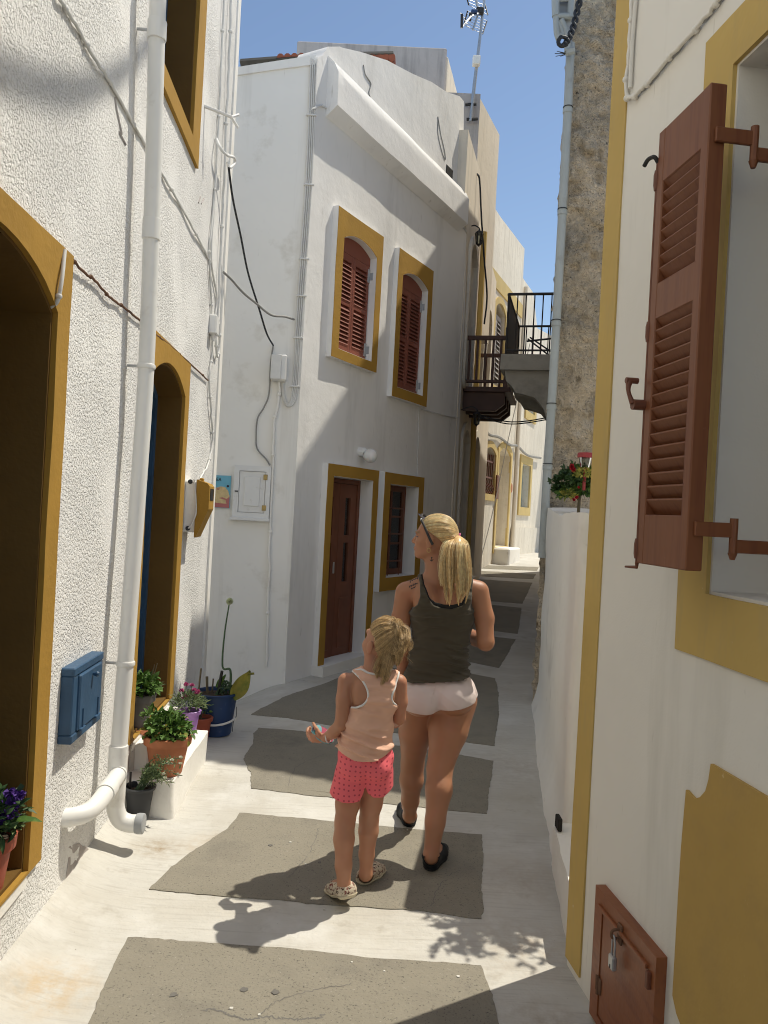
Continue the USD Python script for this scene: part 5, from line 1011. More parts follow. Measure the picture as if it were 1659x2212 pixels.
def surface(f, lo, hi, h, band=3):                    # surface nets on the cells near the zero level
    lo, hi = np.asarray(lo, float), np.asarray(hi, float); n = np.ceil((hi - lo) / h / 8).astype(int) * 8 + 1
    cn = (n - 1) // 8; C = np.stack(np.meshgrid(*[np.arange(c) for c in cn], indexing='ij'), -1).reshape(-1, 3)
    d = f(lo + (C * 8 + 4) * h); act = C[np.abs(d) < 8 * h * 1.25]
    F = np.full(n, 1.0, np.float64); F[:] = 1.0
    # sign of the far blocks matters little: only active blocks can hold the surface
    o = np.stack(np.meshgrid(*[np.arange(9)] * 3, indexing='ij'), -1).reshape(-1, 3)
    for s in range(0, len(act), 1500):
        idx = (act[s:s + 1500, None] * 8 + o[None]).reshape(-1, 3); F[idx[:, 0], idx[:, 1], idx[:, 2]] = f(lo + idx * h)
    A = np.zeros(n - 1, bool)
    for c in act: A[c[0] * 8:c[0] * 8 + 8, c[1] * 8:c[1] * 8 + 8, c[2] * 8:c[2] * 8 + 8] = True
    S = F < 0; cnt = np.zeros(n - 1, np.int8)
    for a in (0, 1):
        for b in (0, 1):
            for c in (0, 1): cnt += S[a:n[0] - 1 + a, b:n[1] - 1 + b, c:n[2] - 1 + c]
    cell = np.argwhere((cnt > 0) & (cnt < 8) & A); ID = np.full(n - 1, -1, np.int64); ID[tuple(cell.T)] = np.arange(len(cell))
    acc, num = np.zeros((len(cell), 3)), np.zeros(len(cell)); cor = [(a, b, c) for a in (0, 1) for b in (0, 1) for c in (0, 1)]
    for i in range(8):
        for j in range(i + 1, 8):
            e = np.abs(np.subtract(cor[i], cor[j]))
            if e.sum() != 1: continue
            p, q = cell + cor[i], cell + cor[j]; fp, fq = F[tuple(p.T)], F[tuple(q.T)]; m = (fp < 0) != (fq < 0)
            t = np.where(m, fp / np.where(m, fp - fq, 1), 0)[:, None]; acc += np.where(m[:, None], p + (q - p) * t, 0); num += m
    V = lo + acc / num[:, None] * h; Q = []
    for ax in range(3):
        b, c = (ax + 1) % 3, (ax + 2) % 3; s0 = [slice(None)] * 3; s1 = [slice(None)] * 3; s0[ax] = slice(0, -1); s1[ax] = slice(1, None)
        X = S[tuple(s0)] != S[tuple(s1)]; e = np.argwhere(X); e = e[(e[:, b] > 0) & (e[:, c] > 0) & (e[:, b] < n[b] - 1) & (e[:, c] < n[c] - 1)]
        eb, ec = np.eye(3, dtype=int)[b], np.eye(3, dtype=int)[c]
        q = np.stack([ID[tuple((e - eb - ec).T)], ID[tuple((e - ec).T)], ID[tuple(e.T)], ID[tuple((e - eb).T)]], 1)
        inside = S[tuple(e.T)]; q = np.where(inside[:, None], q, q[:, ::-1]); Q.append(q[(q >= 0).all(1)])
    Q = np.vstack(Q); m = trimesh.Trimesh(V, np.vstack([Q[:, [0, 1, 2]], Q[:, [0, 2, 3]]]), process=False)
    m.remove_unreferenced_vertices(); return m
def frame(fwd, up=(0, 0, 1)):
    f = np.asarray(fwd, float); f /= np.linalg.norm(f); l = np.cross(np.asarray(up, float), f); l /= np.linalg.norm(l); return np.stack([f, l, np.cross(f, l)], 1)
def hair_cap(center, R, rad, tie, tmax, off, seed, nphi=64, nu=22, bulge=.006):
    """Combed-back hair: paths over an ellipsoidal skull from the hairline to the tie. Returns a path function and a cap mesh."""
    T = np.asarray(tie, float); T /= np.linalg.norm(T); a = np.cross(T, [0, 1, 0]); a /= np.linalg.norm(a); b = np.cross(T, a)
    def path(phi, u, extra=0.0):
        th = np.radians(tmax(phi)) * (1 - u); d = np.cos(th)[:, None] * T + np.sin(th)[:, None] * (math.cos(phi) * a + math.sin(phi) * b)
        r = 1 / np.linalg.norm(d / rad, axis=1) + off * np.minimum(1, u * 6 + .15) + extra + bulge * np.sin(np.pi * u) ** 2 * (.5 + meshkit.noise(np.stack([d[:, 0] * 0 + phi * 5, u * 2, u * 0], 1), seed))
        return center + (d * r[:, None]) @ R.T
    V = np.vstack([path(p, np.linspace(0, 1, nu)) for p in np.linspace(0, 2 * math.pi, nphi, endpoint=False)])
    I, J = np.meshgrid(np.arange(nphi), np.arange(nu - 1), indexing='ij'); q = np.stack([I * nu + J, I * nu + J + 1, (I + 1) % nphi * nu + J + 1, (I + 1) % nphi * nu + J], -1).reshape(-1, 4)
    return path, trimesh.Trimesh(V, np.vstack([q[:, [0, 1, 2]], q[:, [0, 2, 3]]]), process=False)
def project(f, P, k=12):
    for _ in range(k):
        e = 1e-4; d = f(P); g = np.stack([(f(P + e * np.eye(3)[i]) - d) / e for i in range(3)], 1); g /= np.linalg.norm(g, axis=1, keepdims=True) + 1e-9; P = P - d[:, None] * g * .8
    return P, g
def onsurf(f, pix, Y0, Y1, n=90):                     # where the sight lines through these pixels first meet a surface
    Ys = np.linspace(Y0, Y1, n); out = []
    for x, y in pix:
        P = np.array([at(x, y, Y) for Y in Ys]); d = f(P); k = np.argmax(d < 0) if (d < 0).any() else int(np.argmin(d)); out.append(P[k])
    return np.array(out)
def strokes(f, lines, Y, r, m, parent, name='tattoo'):
    for L in lines:
        P = spline(onsurf(f, L, Y - .25, Y + .25), 4); P, g = project(f, P, 4); part(name, tube(P + g * .0003, r, 4), m, parent)
def hand_prims(wrist, direction, palmn, scale, curl=1.0, thumb=1):
    """A palm and five separate fingers curling round what they hold; direction = along the hand, palmn = palm normal."""
    d = np.asarray(direction, float); d /= np.linalg.norm(d); n = np.asarray(palmn, float); n -= d * (n @ d); n /= np.linalg.norm(n); s = np.cross(d, n); w = np.asarray(wrist, float); out = []
    pc = w + d * .045 * scale
    out.append((ell(pc, np.array([.047, .038, .016]) * scale, np.stack([d, s, n], 1)), .012 * scale))
    for i, (o, L) in enumerate(((.028, .034), (.010, .039), (-.009, .036), (-.026, .029))):
        k = w + d * .080 * scale + s * o * scale; a1, a2, a3 = .55 * curl, 1.35 * curl, 2.1 * curl; p = [k]
        for a, f_ in ((a1, 1.0), (a2, .75), (a3, .6)): p.append(p[-1] + (d * math.cos(a) + n * math.sin(a)) * L * f_ * scale)
        out += [(c, .004 * scale) for c in chain(p, np.array([.0095, .0088, .0080, .0068]) * scale)]
    t0 = w + d * .025 * scale + s * .030 * thumb * scale
    out += [(c, .006 * scale) for c in chain([t0, t0 + (d * .5 + s * thumb * .6 + n * .4) * .036 * scale, t0 + (d * 1.0 + s * thumb * .5 + n * 1.0) * .050 * scale], np.array([.012, .0105, .008]) * scale)]
    return out

# ---------------------------------------------------------------- woman
def wa(x, y, Y=3.80): return at(x, y, Y)
WM = thing('person', 'woman in an olive tank top and white shorts walking away, blonde ponytail, tattooed shoulders', 'person', (*wa(945, 1480)[:2], 0), group=None)
HW = frame((-.965, .26, 0)); hc = wa(940.5, 1162)
def H(f, l, u): return hc + HW @ np.array([f, l, u])
torso = [(ell(wa(955, 1332), (.148, .100, .165)), .02), (ell(wa(947, 1412), (.131, .098, .135)), .05), (ell(wa(946, 1488), (.176, .118, .105)), .05),
         (cone(wa(948, 1248, 3.79), wa(893, 1275, 3.79), .048, .050), .04), (cone(wa(948, 1248, 3.79), wa(1017, 1273, 3.79), .048, .050), .04),
         (ell(wa(920, 1300, 3.735), (.06, .045, .09)), .04), (ell(wa(985, 1300, 3.735), (.06, .045, .09)), .04), (ell(wa(952, 1345, 3.88), (.13, .07, .08)), .05)]
butt = [(ell(wa(908, 1510, 3.735), (.088, .085, .082)), .022), (ell(wa(984, 1506, 3.735), (.090, .088, .084)), .022)]
rh, lh = wa(986, 1512, 3.84), wa(906, 1514, 3.87)
legR = chain([rh, wa(968, 1578, 3.79), wa(950, 1660, 3.745)], [.101, .092, .060]) + chain([wa(950, 1660, 3.745), wa(948, 1706, 3.695), wa(940, 1775, 3.655), wa(931, 1848, 3.625)], [.059, .061, .045, .034])
legL = chain([lh, wa(897, 1582, 3.92), wa(891, 1650, 3.985)], [.097, .080, .056]) + chain([wa(891, 1650, 3.985), wa(889, 1685, 3.99), wa(886, 1730, 4.035), wa(885, 1762, 4.075)], [.056, .058, .043, .031])
def foot(ankle, heel_xy, toe_xy, sc=1.0, lift=0.0):
    hx = np.array([*heel_xy, .035 * sc + lift]); tx = np.array([*toe_xy, .024 * sc]); mid = hx + (tx - hx) * .62 + [0, 0, .006]
    a = np.asarray(ankle, float)
    return [(cone(a, hx + (tx - hx) * .06, .033 * sc, .032 * sc), .02), (cone(hx, mid, .031 * sc, .038 * sc), .02), (cone(mid, tx, .037 * sc, .021 * sc), .02), (cone(a, mid, .034 * sc, .026 * sc), .02)]
gR, gL = g_hit(929, 1884), g_hit(884, 1788)
fR = foot(wa(931, 1848, 3.625), gR + [.004, .03], gR + [.075, .205]); fL = foot(wa(885, 1762, 4.075), gL + [.0, .03], gL + [-.035, .22])
armR = [(c, .025) for c in chain([wa(1032, 1278), wa(1046, 1335, 3.79), wa(1049, 1386, 3.76)], [.054, .046, .040])] + [(c, .02) for c in chain([wa(1049, 1388, 3.76), wa(1028, 1380, 3.90), wa(1004, 1362, 3.985)], [.040, .035, .026])]
armL = [(c, .025) for c in chain([wa(877, 1280), wa(866, 1335, 3.80), wa(869, 1400, 3.80)], [.052, .044, .037])] + [(c, .02) for c in chain([wa(869, 1400, 3.80), wa(872, 1452, 3.85), wa(876, 1500, 3.92)], [.036, .032, .024])]
handR = hand_prims(wa(1002, 1361, 3.99), (-.75, .5, .15), (-.3, -.5, .8), .95, .9, -1); handL = hand_prims(wa(876, 1502, 3.925), (.05, .25, -1), (1, .2, 0), .95, .45, -1)
neck = [(cone(wa(944, 1190, 3.80), wa(948, 1252, 3.79), .054, .060), .035), (cone(wa(938, 1205, 3.82), wa(940, 1255, 3.83), .045, .05), .03)]
def face(Hf, s):
    return [(ell(Hf(-.008 * s, 0, .018 * s), np.array([.097, .076, .091]) * s, None), .01)]
headW = [(ell(H(-.008, 0, .016), (.096, .075, .090), HW), .03), (ell(H(.042, 0, -.038), (.055, .057, .070), HW), .03), (ell(H(.079, 0, -.082), (.020, .022, .019), HW), .02),
         (cone(H(.005, .048, -.052), H(.07, .018, -.085), .020, .016), .02), (cone(H(.005, -.048, -.052), H(.07, -.018, -.085), .020, .016), .02),
         (cone(H(.086, 0, .010), H(.107, 0, -.022), .008, .0105), .010), (ell(H(.100, .012, -.027), (.010, .008, .007), HW), .006), (ell(H(.100, -.012, -.027), (.010, .008, .007), HW), .006),
         (ell(H(.094, 0, -.050), (.009, .020, .006), HW), .006), (ell(H(.093, 0, -.062), (.009, .018, .007), HW), .006), (cone(H(.080, .032, .022), H(.084, -.032, .022), .012, .012), .015),
         (ell(H(.062, .036, -.022), (.022, .020, .022), HW), .02), (ell(H(.062, -.036, -.022), (.022, .020, .022), HW), .02)]
earW = [(ell(H(.010, .080, -.014), (.020, .009, .032), HW), .006), (ell(H(.010, -.080, -.014), (.020, .009, .032), HW), .006), (ell(H(.014, .081, -.044), (.010, .007, .013), HW), .006)]
ear_cut = [ell(H(.013, .090, -.010), (.010, .006, .018), HW)]
allW = headW + earW + neck + torso + butt + [(c, .03) for c in legR + legL] + fR + fL
armsW = armR + armL; handsW = handR + handL
bodyf, arms_, hands_ = union(allW), union(armsW), union(handsW)
def womanf(p):
    d = smin(bodyf(p), arms_(p), .022); d = smin(d, hands_(p), .012); d = np.maximum(d, -ear_cut[0](p)); return np.maximum(d, .012 - p[:, 2])
part('body', surface(womanf, (-.02, 3.45, -.02), (.72, 4.35, 1.72), .0055), 'skin', WM, True)
def clothed(parent, name, f, poly, off, m, lo, hi, h=.005, wr=0.0, ws=(.09, .09, .03), seed=0, ymax=None, label=None, flare=None, folds=()):
    reg = poly_sdf(poly)
    def g(p):
        d = f(p) - off
        if flare: d = d - flare[2] * np.clip((flare[0] - p[:, 2]) / (flare[0] - flare[1]), 0, 1)
        if wr: d = d - wr * np.maximum(meshkit.fbm(p / np.array(ws), 2, seed) - .42, 0)
        for z0_, z1_, A_, per, tl, sd in folds:
            nz = meshkit.fbm(p * [7, 7, 3] + sd, 2, sd); w_ = np.maximum(np.sin((p[:, 2] + tl * p[:, 0] + .05 * (nz - .5)) * 2 * math.pi / per), 0) ** 2 * np.clip(nz * 3 - .9, 0, 1)
            d = d - A_ * w_ * np.clip((p[:, 2] - z0_) / .04, 0, 1) * np.clip((z1_ - p[:, 2]) / .04, 0, 1)
        d = np.maximum(d, reg(p))
        return d if ymax is None else np.maximum(d, p[:, 1] - ymax)
    return part(name, surface(g, lo, hi, h), m, parent, True, label)
def xz(pix, Y): return Polygon([tuple(at(x, y, Y)[[0, 2]]) for x, y in pix]).buffer(0)
torsof = union(torso + butt + [(legR[0], .03), (legL[0], .03)] + neck)
tank = xz([(899, 1215), (908, 1215), (909, 1236), (914, 1262), (924, 1290), (936, 1306), (955, 1313), (975, 1314), (998, 1306), (1011, 1285), (1017, 1255), (1018, 1215), (1029, 1215), (1027, 1240), (1021, 1272), (1019, 1292), (1023, 1314), (1036, 1330), (1075, 1345), (1075, 1462), (1021, 1463), (960, 1470), (900, 1473), (830, 1475), (830, 1335), (880, 1322), (893, 1313), (902, 1304), (907, 1288), (907, 1260), (902, 1236)], 3.72)
clothed(WM, 'tank_top', torsof, tank, .0075, 'cloth_olive', (.0, 3.55, .75), (.62, 4.05, 1.48), .005, .030, (.14, .14, .024), 3, flare=(1.02, .84, .014), folds=[(.86, 1.08, .010, .034, .10, 3), (1.0, 1.3, .005, .07, -.5, 5)])
under = xz([(905, 1226), (912, 1226), (917, 1262), (928, 1290), (940, 1300), (958, 1305), (975, 1305), (996, 1300), (1008, 1280), (1012, 1262), (1022, 1318), (975, 1324), (915, 1318)], 3.72)
clothed(WM, 'bra', torsof, under, .003, 'cloth_black', (.0, 3.55, 1.1), (.62, 3.85, 1.48), .005)
shortf = union(torso[1:3] + butt + [(legR[0], .03), (legL[0], .03)])
sh_ = xz([(830, 1455), (1060, 1455), (1060, 1515), (1029, 1518), (990, 1528), (952, 1535), (944, 1541), (936, 1543), (920, 1542), (885, 1536), (830, 1522)], 3.70)
clothed(WM, 'shorts', shortf, sh_, .0065, 'cloth_white', (.0, 3.52, .6), (.62, 4.1, .95), .005, .003, (.06, .06, .05), 5, folds=[(.70, .86, .0012, .05, .6, 7)])
seam = np.array([wa(944 - .0 * k, 1474 + 6 * k, 3.6) for k in range(10)]); sp_, sg_ = project(lambda p: shortf(p) - .0065, spline(seam, 3)); part('shorts_seam', tube(sp_, .0022, 5), 'cloth_white', WM)
def shoe(parent, name, fprims, m, top, zsole, lo, hi, sole_m=None, ax=None):
    f = union(fprims)
    a, b = ax; L = np.linalg.norm(b - a); d = (b - a) / L
    def g(p):
        u = ((p[:, :2] - a) @ d) / L; lim = np.interp(u, [-.2, 0, .22, .45, .62, .8, 1.2], [top + .026, top + .024, top + .010, top + .004, top + .012, top + .02, top + .02])
        return np.maximum(np.maximum(f(p) - .006, p[:, 2] - lim), .004 - p[:, 2])
    part(name, surface(g, lo, hi, .004), m, parent, True)
    if sole_m:
        s = lambda p: np.maximum(np.maximum(f(p) - .010, p[:, 2] - zsole), .0005 - p[:, 2])
        part('sole', surface(s, lo, hi, .004), sole_m, parent, True)
for fp, gg, tip in ((fR, gR + [.004, .03], gR + [.075, .205]), (fL, gL + [0, .03], gL + [-.035, .22])):
    lo_ = np.array([min(gg[0], tip[0]) - .07, min(gg[1], tip[1]) - .07, -.01]); shoe(WM, 'shoe', fp, 'shoe_black', .060, .014, lo_, lo_ + [.22, .36, .13], 'shoe_black', (gg, tip))
# face details: lashes, brow, lips, earring
part('eyelashes', tube(project(womanf, spline([H(.082, .020, .000), H(.080, .032, .002), H(.072, .042, -.001)], 4))[0], .0022, 5), 'ink', WM)
part('eyebrow', tube(project(womanf, spline([H(.090, .014, .018), H(.084, .032, .024), H(.070, .048, .020)], 4))[0], .0024, 5), 'fair_dark', WM)
mat('lips', (.42, .13, .11), .45, .05, 9); part('lips', tube(project(womanf, spline([H(.105, .0, -.055), H(.098, .012, -.056), H(.088, .022, -.057)], 4))[0], [.0035] * 3 + [.0032] * 3 + [.002] * 3, 6), 'lips', WM)
part('earring', tube(np.array([H(.012 + .008 * math.cos(a), .086, -.058 + .010 * math.sin(a)) for a in np.linspace(0, 2 * math.pi, 16)]), .0016, 6, False), 'brass', WM)
# tattoos: thin script lines following the skin
def script(x0, y0, x1, y1, amp, n, seed):
    g_ = np.random.default_rng(seed); t = np.linspace(0, 1, n * 6); k = np.arange(len(t))
    return [(x0 + (x1 - x0) * u + amp * .35 * math.sin(k_ * 1.05 + 1), y0 + (y1 - y0) * u + amp * (math.sin(k_ * 1.05) * (.6 + .5 * math.sin(k_ * .31 + seed)))) for u, k_ in zip(t, k)]
mat('tattoo_ink', (.055, .045, .045), .6, .1, 30)
strokes(womanf, [script(885, 1257, 905, 1248, 2.2, 4, 1), script(884, 1268, 903, 1260, 1.6, 5, 2), script(888, 1272, 898, 1268, 1.3, 3, 3), [(879, 1252), (882, 1249), (885, 1253), (880, 1255), (879, 1252)], [(904, 1247), (901, 1242), (906, 1240), (906, 1250)],
                 [(933, 1203), (933, 1211), (930, 1209), (933, 1212), (936, 1208)], [(931, 1205), (935, 1204)], [(955, 1221), (950, 1222), (950, 1228), (955, 1226), (958, 1230)], script(953, 1232, 959, 1238, 2, 2, 4), script(952, 1247, 963, 1248, 1.6, 3, 5), script(951, 1256, 962, 1256, 1.6, 3, 6)], 3.75, .0018, 'tattoo_ink', WM)
# hair
def strand_set(parent, gen, n, npt, mats, width, seed):
    g_ = np.random.default_rng(seed); groups = [[] for _ in mats]
    for i in range(n): groups[g_.choice(len(mats), p=[.45, .38, .17])].append(gen(g_, npt))
    for k, m_ in enumerate(mats): curves('hair_strands', groups[k], width, m_, parent)
BL = ['blonde_light', 'blonde_mid', 'blonde_dark']
tieW = np.array([-.985, .0, .12])
def tmW(phi): c = math.cos(phi); s = abs(math.sin(phi)); return 52 + (112 - 52) * s ** 1.5 * (1 if True else 0) if c > 0 and False else np.interp(c, [-1, -.55, 0, .4, .75, 1], TM)
TM = [136, 128, 98, 72, 58, 54]
# find which sign of phi points up: a = T x y ; evaluate
_T = tieW / np.linalg.norm(tieW); _a = np.cross(_T, [0, 1, 0]); SGN = 1 if _a[2] < 0 else -1
def tmaxW(phi): return np.interp(SGN * math.cos(phi), [-1, -.55, -.1, .3, .75, 1], TM)
pathW, capW = hair_cap(H(-.008, 0, .016), HW, np.array([.097, .0765, .0915]), tieW, tmaxW, .0035, 5)
hairW = part('hair', capW, 'blonde_mid', WM, True)
def gen_cap(g_, n): 
    ph = g_.uniform(0, 2 * math.pi); u = np.linspace(g_.uniform(0, .12), 1, n); return pathW(ph, u, g_.uniform(.0005, .0045))
strand_set(WM, gen_cap, 2200, 12, BL, .0014, 21)
TW_ = H(-.112, 0, .012) + [.002, -.004, 0]
tailc = spline([TW_, wa(990, 1172, 3.70), wa(989, 1195, 3.67), wa(989, 1225, 3.66), wa(990, 1260, 3.655), wa(990, 1300, 3.66)], 5)
tw = np.interp(np.linspace(0, 1, len(tailc)), [0, .1, .3, .55, .8, 1], [.012, .034, .060, .068, .062, .050])
LK = np.random.default_rng(77); NL = 46
lock = [(LK.uniform(0, 2 * math.pi), math.sqrt(LK.uniform(.05, 1)), LK.uniform(.66, 1.05), LK.uniform(3, 8), LK.uniform(0, 6.3), LK.normal(0, .010)) for _ in range(NL)]
def gen_tail(g_, n):
    a, r, end, fr_, ph_, dx_ = lock[g_.integers(NL)]; end = end * g_.uniform(.93, 1.02); u = np.linspace(0, 1, n) * end; k = np.minimum(u, 1) * (len(tailc) - 1)
    c = np.stack([np.interp(k, np.arange(len(tailc)), tailc[:, q]) for q in range(3)], 1); c[:, 2] -= np.maximum(u - 1, 0) * .3
    w = np.interp(k, np.arange(len(tailc)), tw); sp = g_.normal(0, .007, 2) * np.interp(u, [0, .2, .7, 1], [.3, 1, .8, .12])[:, None]
    wav = np.sin(u * fr_ + ph_) * .008 * u + dx_ * u * u
    return c + np.stack([math.cos(a) * r * w + wav + sp[:, 0], math.sin(a) * r * w * .5 + sp[:, 1], u * 0], 1)
strand_set(WM, gen_tail, 2600, 14, BL, .0017, 22)
part('ponytail', tube(tailc[:-5], (tw * np.linspace(.6, .35, len(tw)))[:-5], 14).apply_translation([0, .014, 0]), 'blonde_mid', WM, True)
part('hair_tie', tube(np.array([TW_ + np.array([.004 * math.sin(a), .014 * math.cos(a), .015 * math.sin(a)]) for a in np.linspace(0, 2 * math.pi, 18)]), .0045, 6, False), 'petal_pink', WM)
# sunglasses pushed up on the head
SG = thing('sunglasses', 'black sunglasses pushed up on the blonde hair of the woman', 'sunglasses', H(.03, 0, .1))
for l_ in (-1, 1):
    arm_ = spline([H(.062, .062 * l_, .088), H(.040, .083 * l_, .055), H(.016, .089 * l_, .010), H(-.006, .086 * l_, -.030)], 6); part('temple', tube(arm_, np.linspace(.0055, .0065, len(arm_)), 8), 'iron_black', SG, 50)
    part('lens', trimesh.convex.convex_hull(np.array([H(.064 + .030 * math.cos(a) * .5 + .004 * q, (.034 + .026 * math.sin(a)) * l_, .098 + .020 * math.cos(a) * .6 + .004 * q) for a in np.linspace(0, 6.28, 14) for q in (0, 1)])), 'ink', SG)
part('bridge', tube(spline([H(.060, -.062, .092), H(.066, -.03, .107), H(.068, 0, .110), H(.066, .03, .107), H(.060, .062, .092)], 6), .0045, 8), 'iron_black', SG, 50)
part('hinge', trimesh.creation.icosphere(2, .006).apply_translation(H(.060, .068, .086)), 'galvanised', SG)

# ---------------------------------------------------------------- girl
def ga(x, y, Y=3.33): return at(x, y, Y)
GR = thing('person', 'girl in a peach tank top and coral shorts walking beside the woman, fair ponytail', 'person', (*ga(790, 1650)[:2], 0))
HG = frame((-.70, .69, .22), (.08, -.12, 1)); gc = ga(829, 1386, 3.35)
def G(f, l, u): return gc + HG @ np.array([f, l, u])
s = .90
headG = [(ell(G(-.008 * s, 0, .014 * s), np.array([.094, .079, .088]) * s, HG), .03), (ell(G(.040 * s, 0, -.038 * s), np.array([.056, .062, .066]) * s, HG), .03), (ell(G(.076 * s, 0, -.078 * s), np.array([.019, .02, .018]) * s, HG), .02),
         (ell(G(.052 * s, .044 * s, -.036 * s), np.array([.032, .026, .034]) * s, HG), .02), (ell(G(.052 * s, -.044 * s, -.036 * s), np.array([.032, .026, .034]) * s, HG), .02),
         (cone(G(.084 * s, 0, .0), G(.102 * s, 0, -.022 * s), .007, .009), .01), (ell(G(.090 * s, 0, -.052 * s), np.array([.010, .020, .010]) * s, HG), .008), (cone(G(.080 * s, .03, .022), G(.080 * s, -.03, .022), .010, .010), .015)]
earG = [(ell(G(.000, .078, -.016), (.018, .009, .029), HG), .006), (ell(G(.000, -.078, -.016), (.018, .009, .029), HG), .006)]
neckG = [(cone(ga(806, 1415, 3.36), ga(805, 1452, 3.34), .036, .040), .025)]
torG = [(ell(ga(806, 1500), (.100, .068, .115)), .02), (ell(ga(795, 1568), (.096, .072, .10)), .05), (ell(ga(789, 1628), (.108, .082, .075)), .05),
        (cone(ga(805, 1452), ga(756, 1472), .030, .032), .03), (cone(ga(805, 1452), ga(857, 1474), .030, .032), .03), (ell(ga(785, 1500, 3.285), (.045, .03, .06)), .03), (ell(ga(830, 1500, 3.285), (.045, .03, .06)), .03),
        (ell(ga(768, 1655, 3.295), (.056, .055, .05)), .02), (ell(ga(812, 1655, 3.295), (.056, .055, .05)), .02)]
gl, gr_ = ga(760, 1665, 3.34), ga(813, 1665, 3.36)
legGL = chain([gl, ga(751, 1735, 3.325), ga(745, 1775, 3.31)], [.060, .050, .041]) + chain([ga(745, 1775, 3.31), ga(743, 1812, 3.29), ga(742, 1870, 3.275), ga(743, 1922, 3.27)], [.041, .042, .033, .026])
legGR = chain([gr_, ga(801, 1735, 3.385), ga(797, 1770, 3.40)], [.060, .048, .040]) + chain([ga(797, 1770, 3.40), ga(796, 1795, 3.40), ga(792, 1845, 3.425), ga(790, 1888, 3.44)], [.040, .041, .032, .026])
hL = g_hit(752, 1962) + [.0, .015]; tL = hL + [-.085, .105]; hR = g_hit(784, 1912) + [.0, .02]; tR = hR + [.078, .105]
fGL = foot(ga(743, 1922, 3.27), hL, tL, .80, .042); fGR = foot(ga(790, 1888, 3.44), hR, tR, .80, .0)
armGL = [(c, .02) for c in chain([ga(747, 1471), ga(743, 1510, 3.31), ga(738, 1562, 3.305)], [.034, .032, .029])] + [(c, .015) for c in chain([ga(738, 1564, 3.305), ga(722, 1581, 3.345), ga(703, 1594, 3.39)], [.029, .026, .0195])]
armGR = [(c, .02) for c in chain([ga(862, 1474), ga(864, 1515, 3.34), ga(862, 1550, 3.36)], [.034, .031, .027])] + [(c, .015) for c in chain([ga(862, 1552, 3.36), ga(853, 1560, 3.44), ga(846, 1560, 3.49)], [.027, .024, .018])]
hw = ga(702, 1594, 3.392); handG = hand_prims(hw, (-.80, .32, -.10), (.25, .75, .45), .80, .95, -1); handG2 = hand_prims(ga(846, 1560, 3.492), (-.5, .8, 0), (0, 0, 1), .75, .8, 1)
bG = union(headG + earG + neckG + torG + [(c, .025) for c in legGL + legGR] + fGL + fGR); aG, hG = union(armGL + armGR), union(handG + handG2)
def girlf(p): return np.maximum(smin(smin(bG(p), aG(p), .016), hG(p), .010), .010 - p[:, 2])
part('body', surface(girlf, (-.34, 3.08, -.02), (.16, 3.75, 1.24), .0045), 'skin_child', GR, True)
tG = union(torG[:7])
tkG = xz([(764, 1440), (781, 1444), (796, 1452), (815, 1455), (836, 1452), (846, 1444), (862, 1440), (861, 1460), (853, 1484), (847, 1502), (848, 1516), (857, 1525), (900, 1535), (900, 1615), (849, 1619), (828, 1631), (805, 1637), (766, 1636), (731, 1622), (690, 1615), (690, 1532), (759, 1528), (775, 1526), (786, 1521), (794, 1508), (794, 1492), (786, 1474), (776, 1463), (760, 1451)], 3.285)
clothed(GR, 'tank_top', tG, tkG, .009, 'cloth_peach', (-.32, 3.10, .55), (.16, 3.60, 1.08), .0045, .032, (.11, .11, .028), 7, flare=(.80, .60, .011), folds=[(.60, .76, .014, .045, .35, 2), (.72, 1.0, .008, .09, -.6, 4)])
tsurf = lambda p: tG(p) - .010
for nm, pts in (('neck_trim', [(766, 1449), (781, 1447), (796, 1454), (815, 1457), (836, 1454), (846, 1447), (858, 1447)]), ('armhole_trim', [(762, 1450), (776, 1463), (786, 1475), (794, 1492), (794.5, 1508), (786, 1521), (775, 1526), (760, 1528)]), ('armhole_trim', [(861, 1452), (859, 1464), (853, 1484), (847, 1502), (848, 1516), (857, 1525)])):
    P = spline(onsurf(tsurf, pts, 3.1, 3.5), 7); P, gg = project(tsurf, P); part(nm, tube(P, .0045, 7), 'trim_white', GR, 60)
shG_ = union([(ell(ga(790, 1632), (.112, .088, .075)), .02), (cone(ga(764, 1662, 3.335), ga(748, 1740, 3.325), .066, .070), .03), (cone(ga(812, 1662, 3.345), ga(808, 1740, 3.37), .064, .064), .03)] + torG[7:])
shp = xz([(690, 1622), (870, 1622), (870, 1690), (846, 1716), (828, 1727), (806, 1725), (794, 1716), (789, 1700), (784, 1718), (776, 1731), (745, 1731), (728, 1728), (700, 1718)], 3.27)
clothed(GR, 'shorts', shG_, shp, .006, 'cloth_coral', (-.30, 3.12, .38), (.16, 3.60, .80), .0045, .014, (.04, .04, .12), 9, flare=(.60, .45, .006))
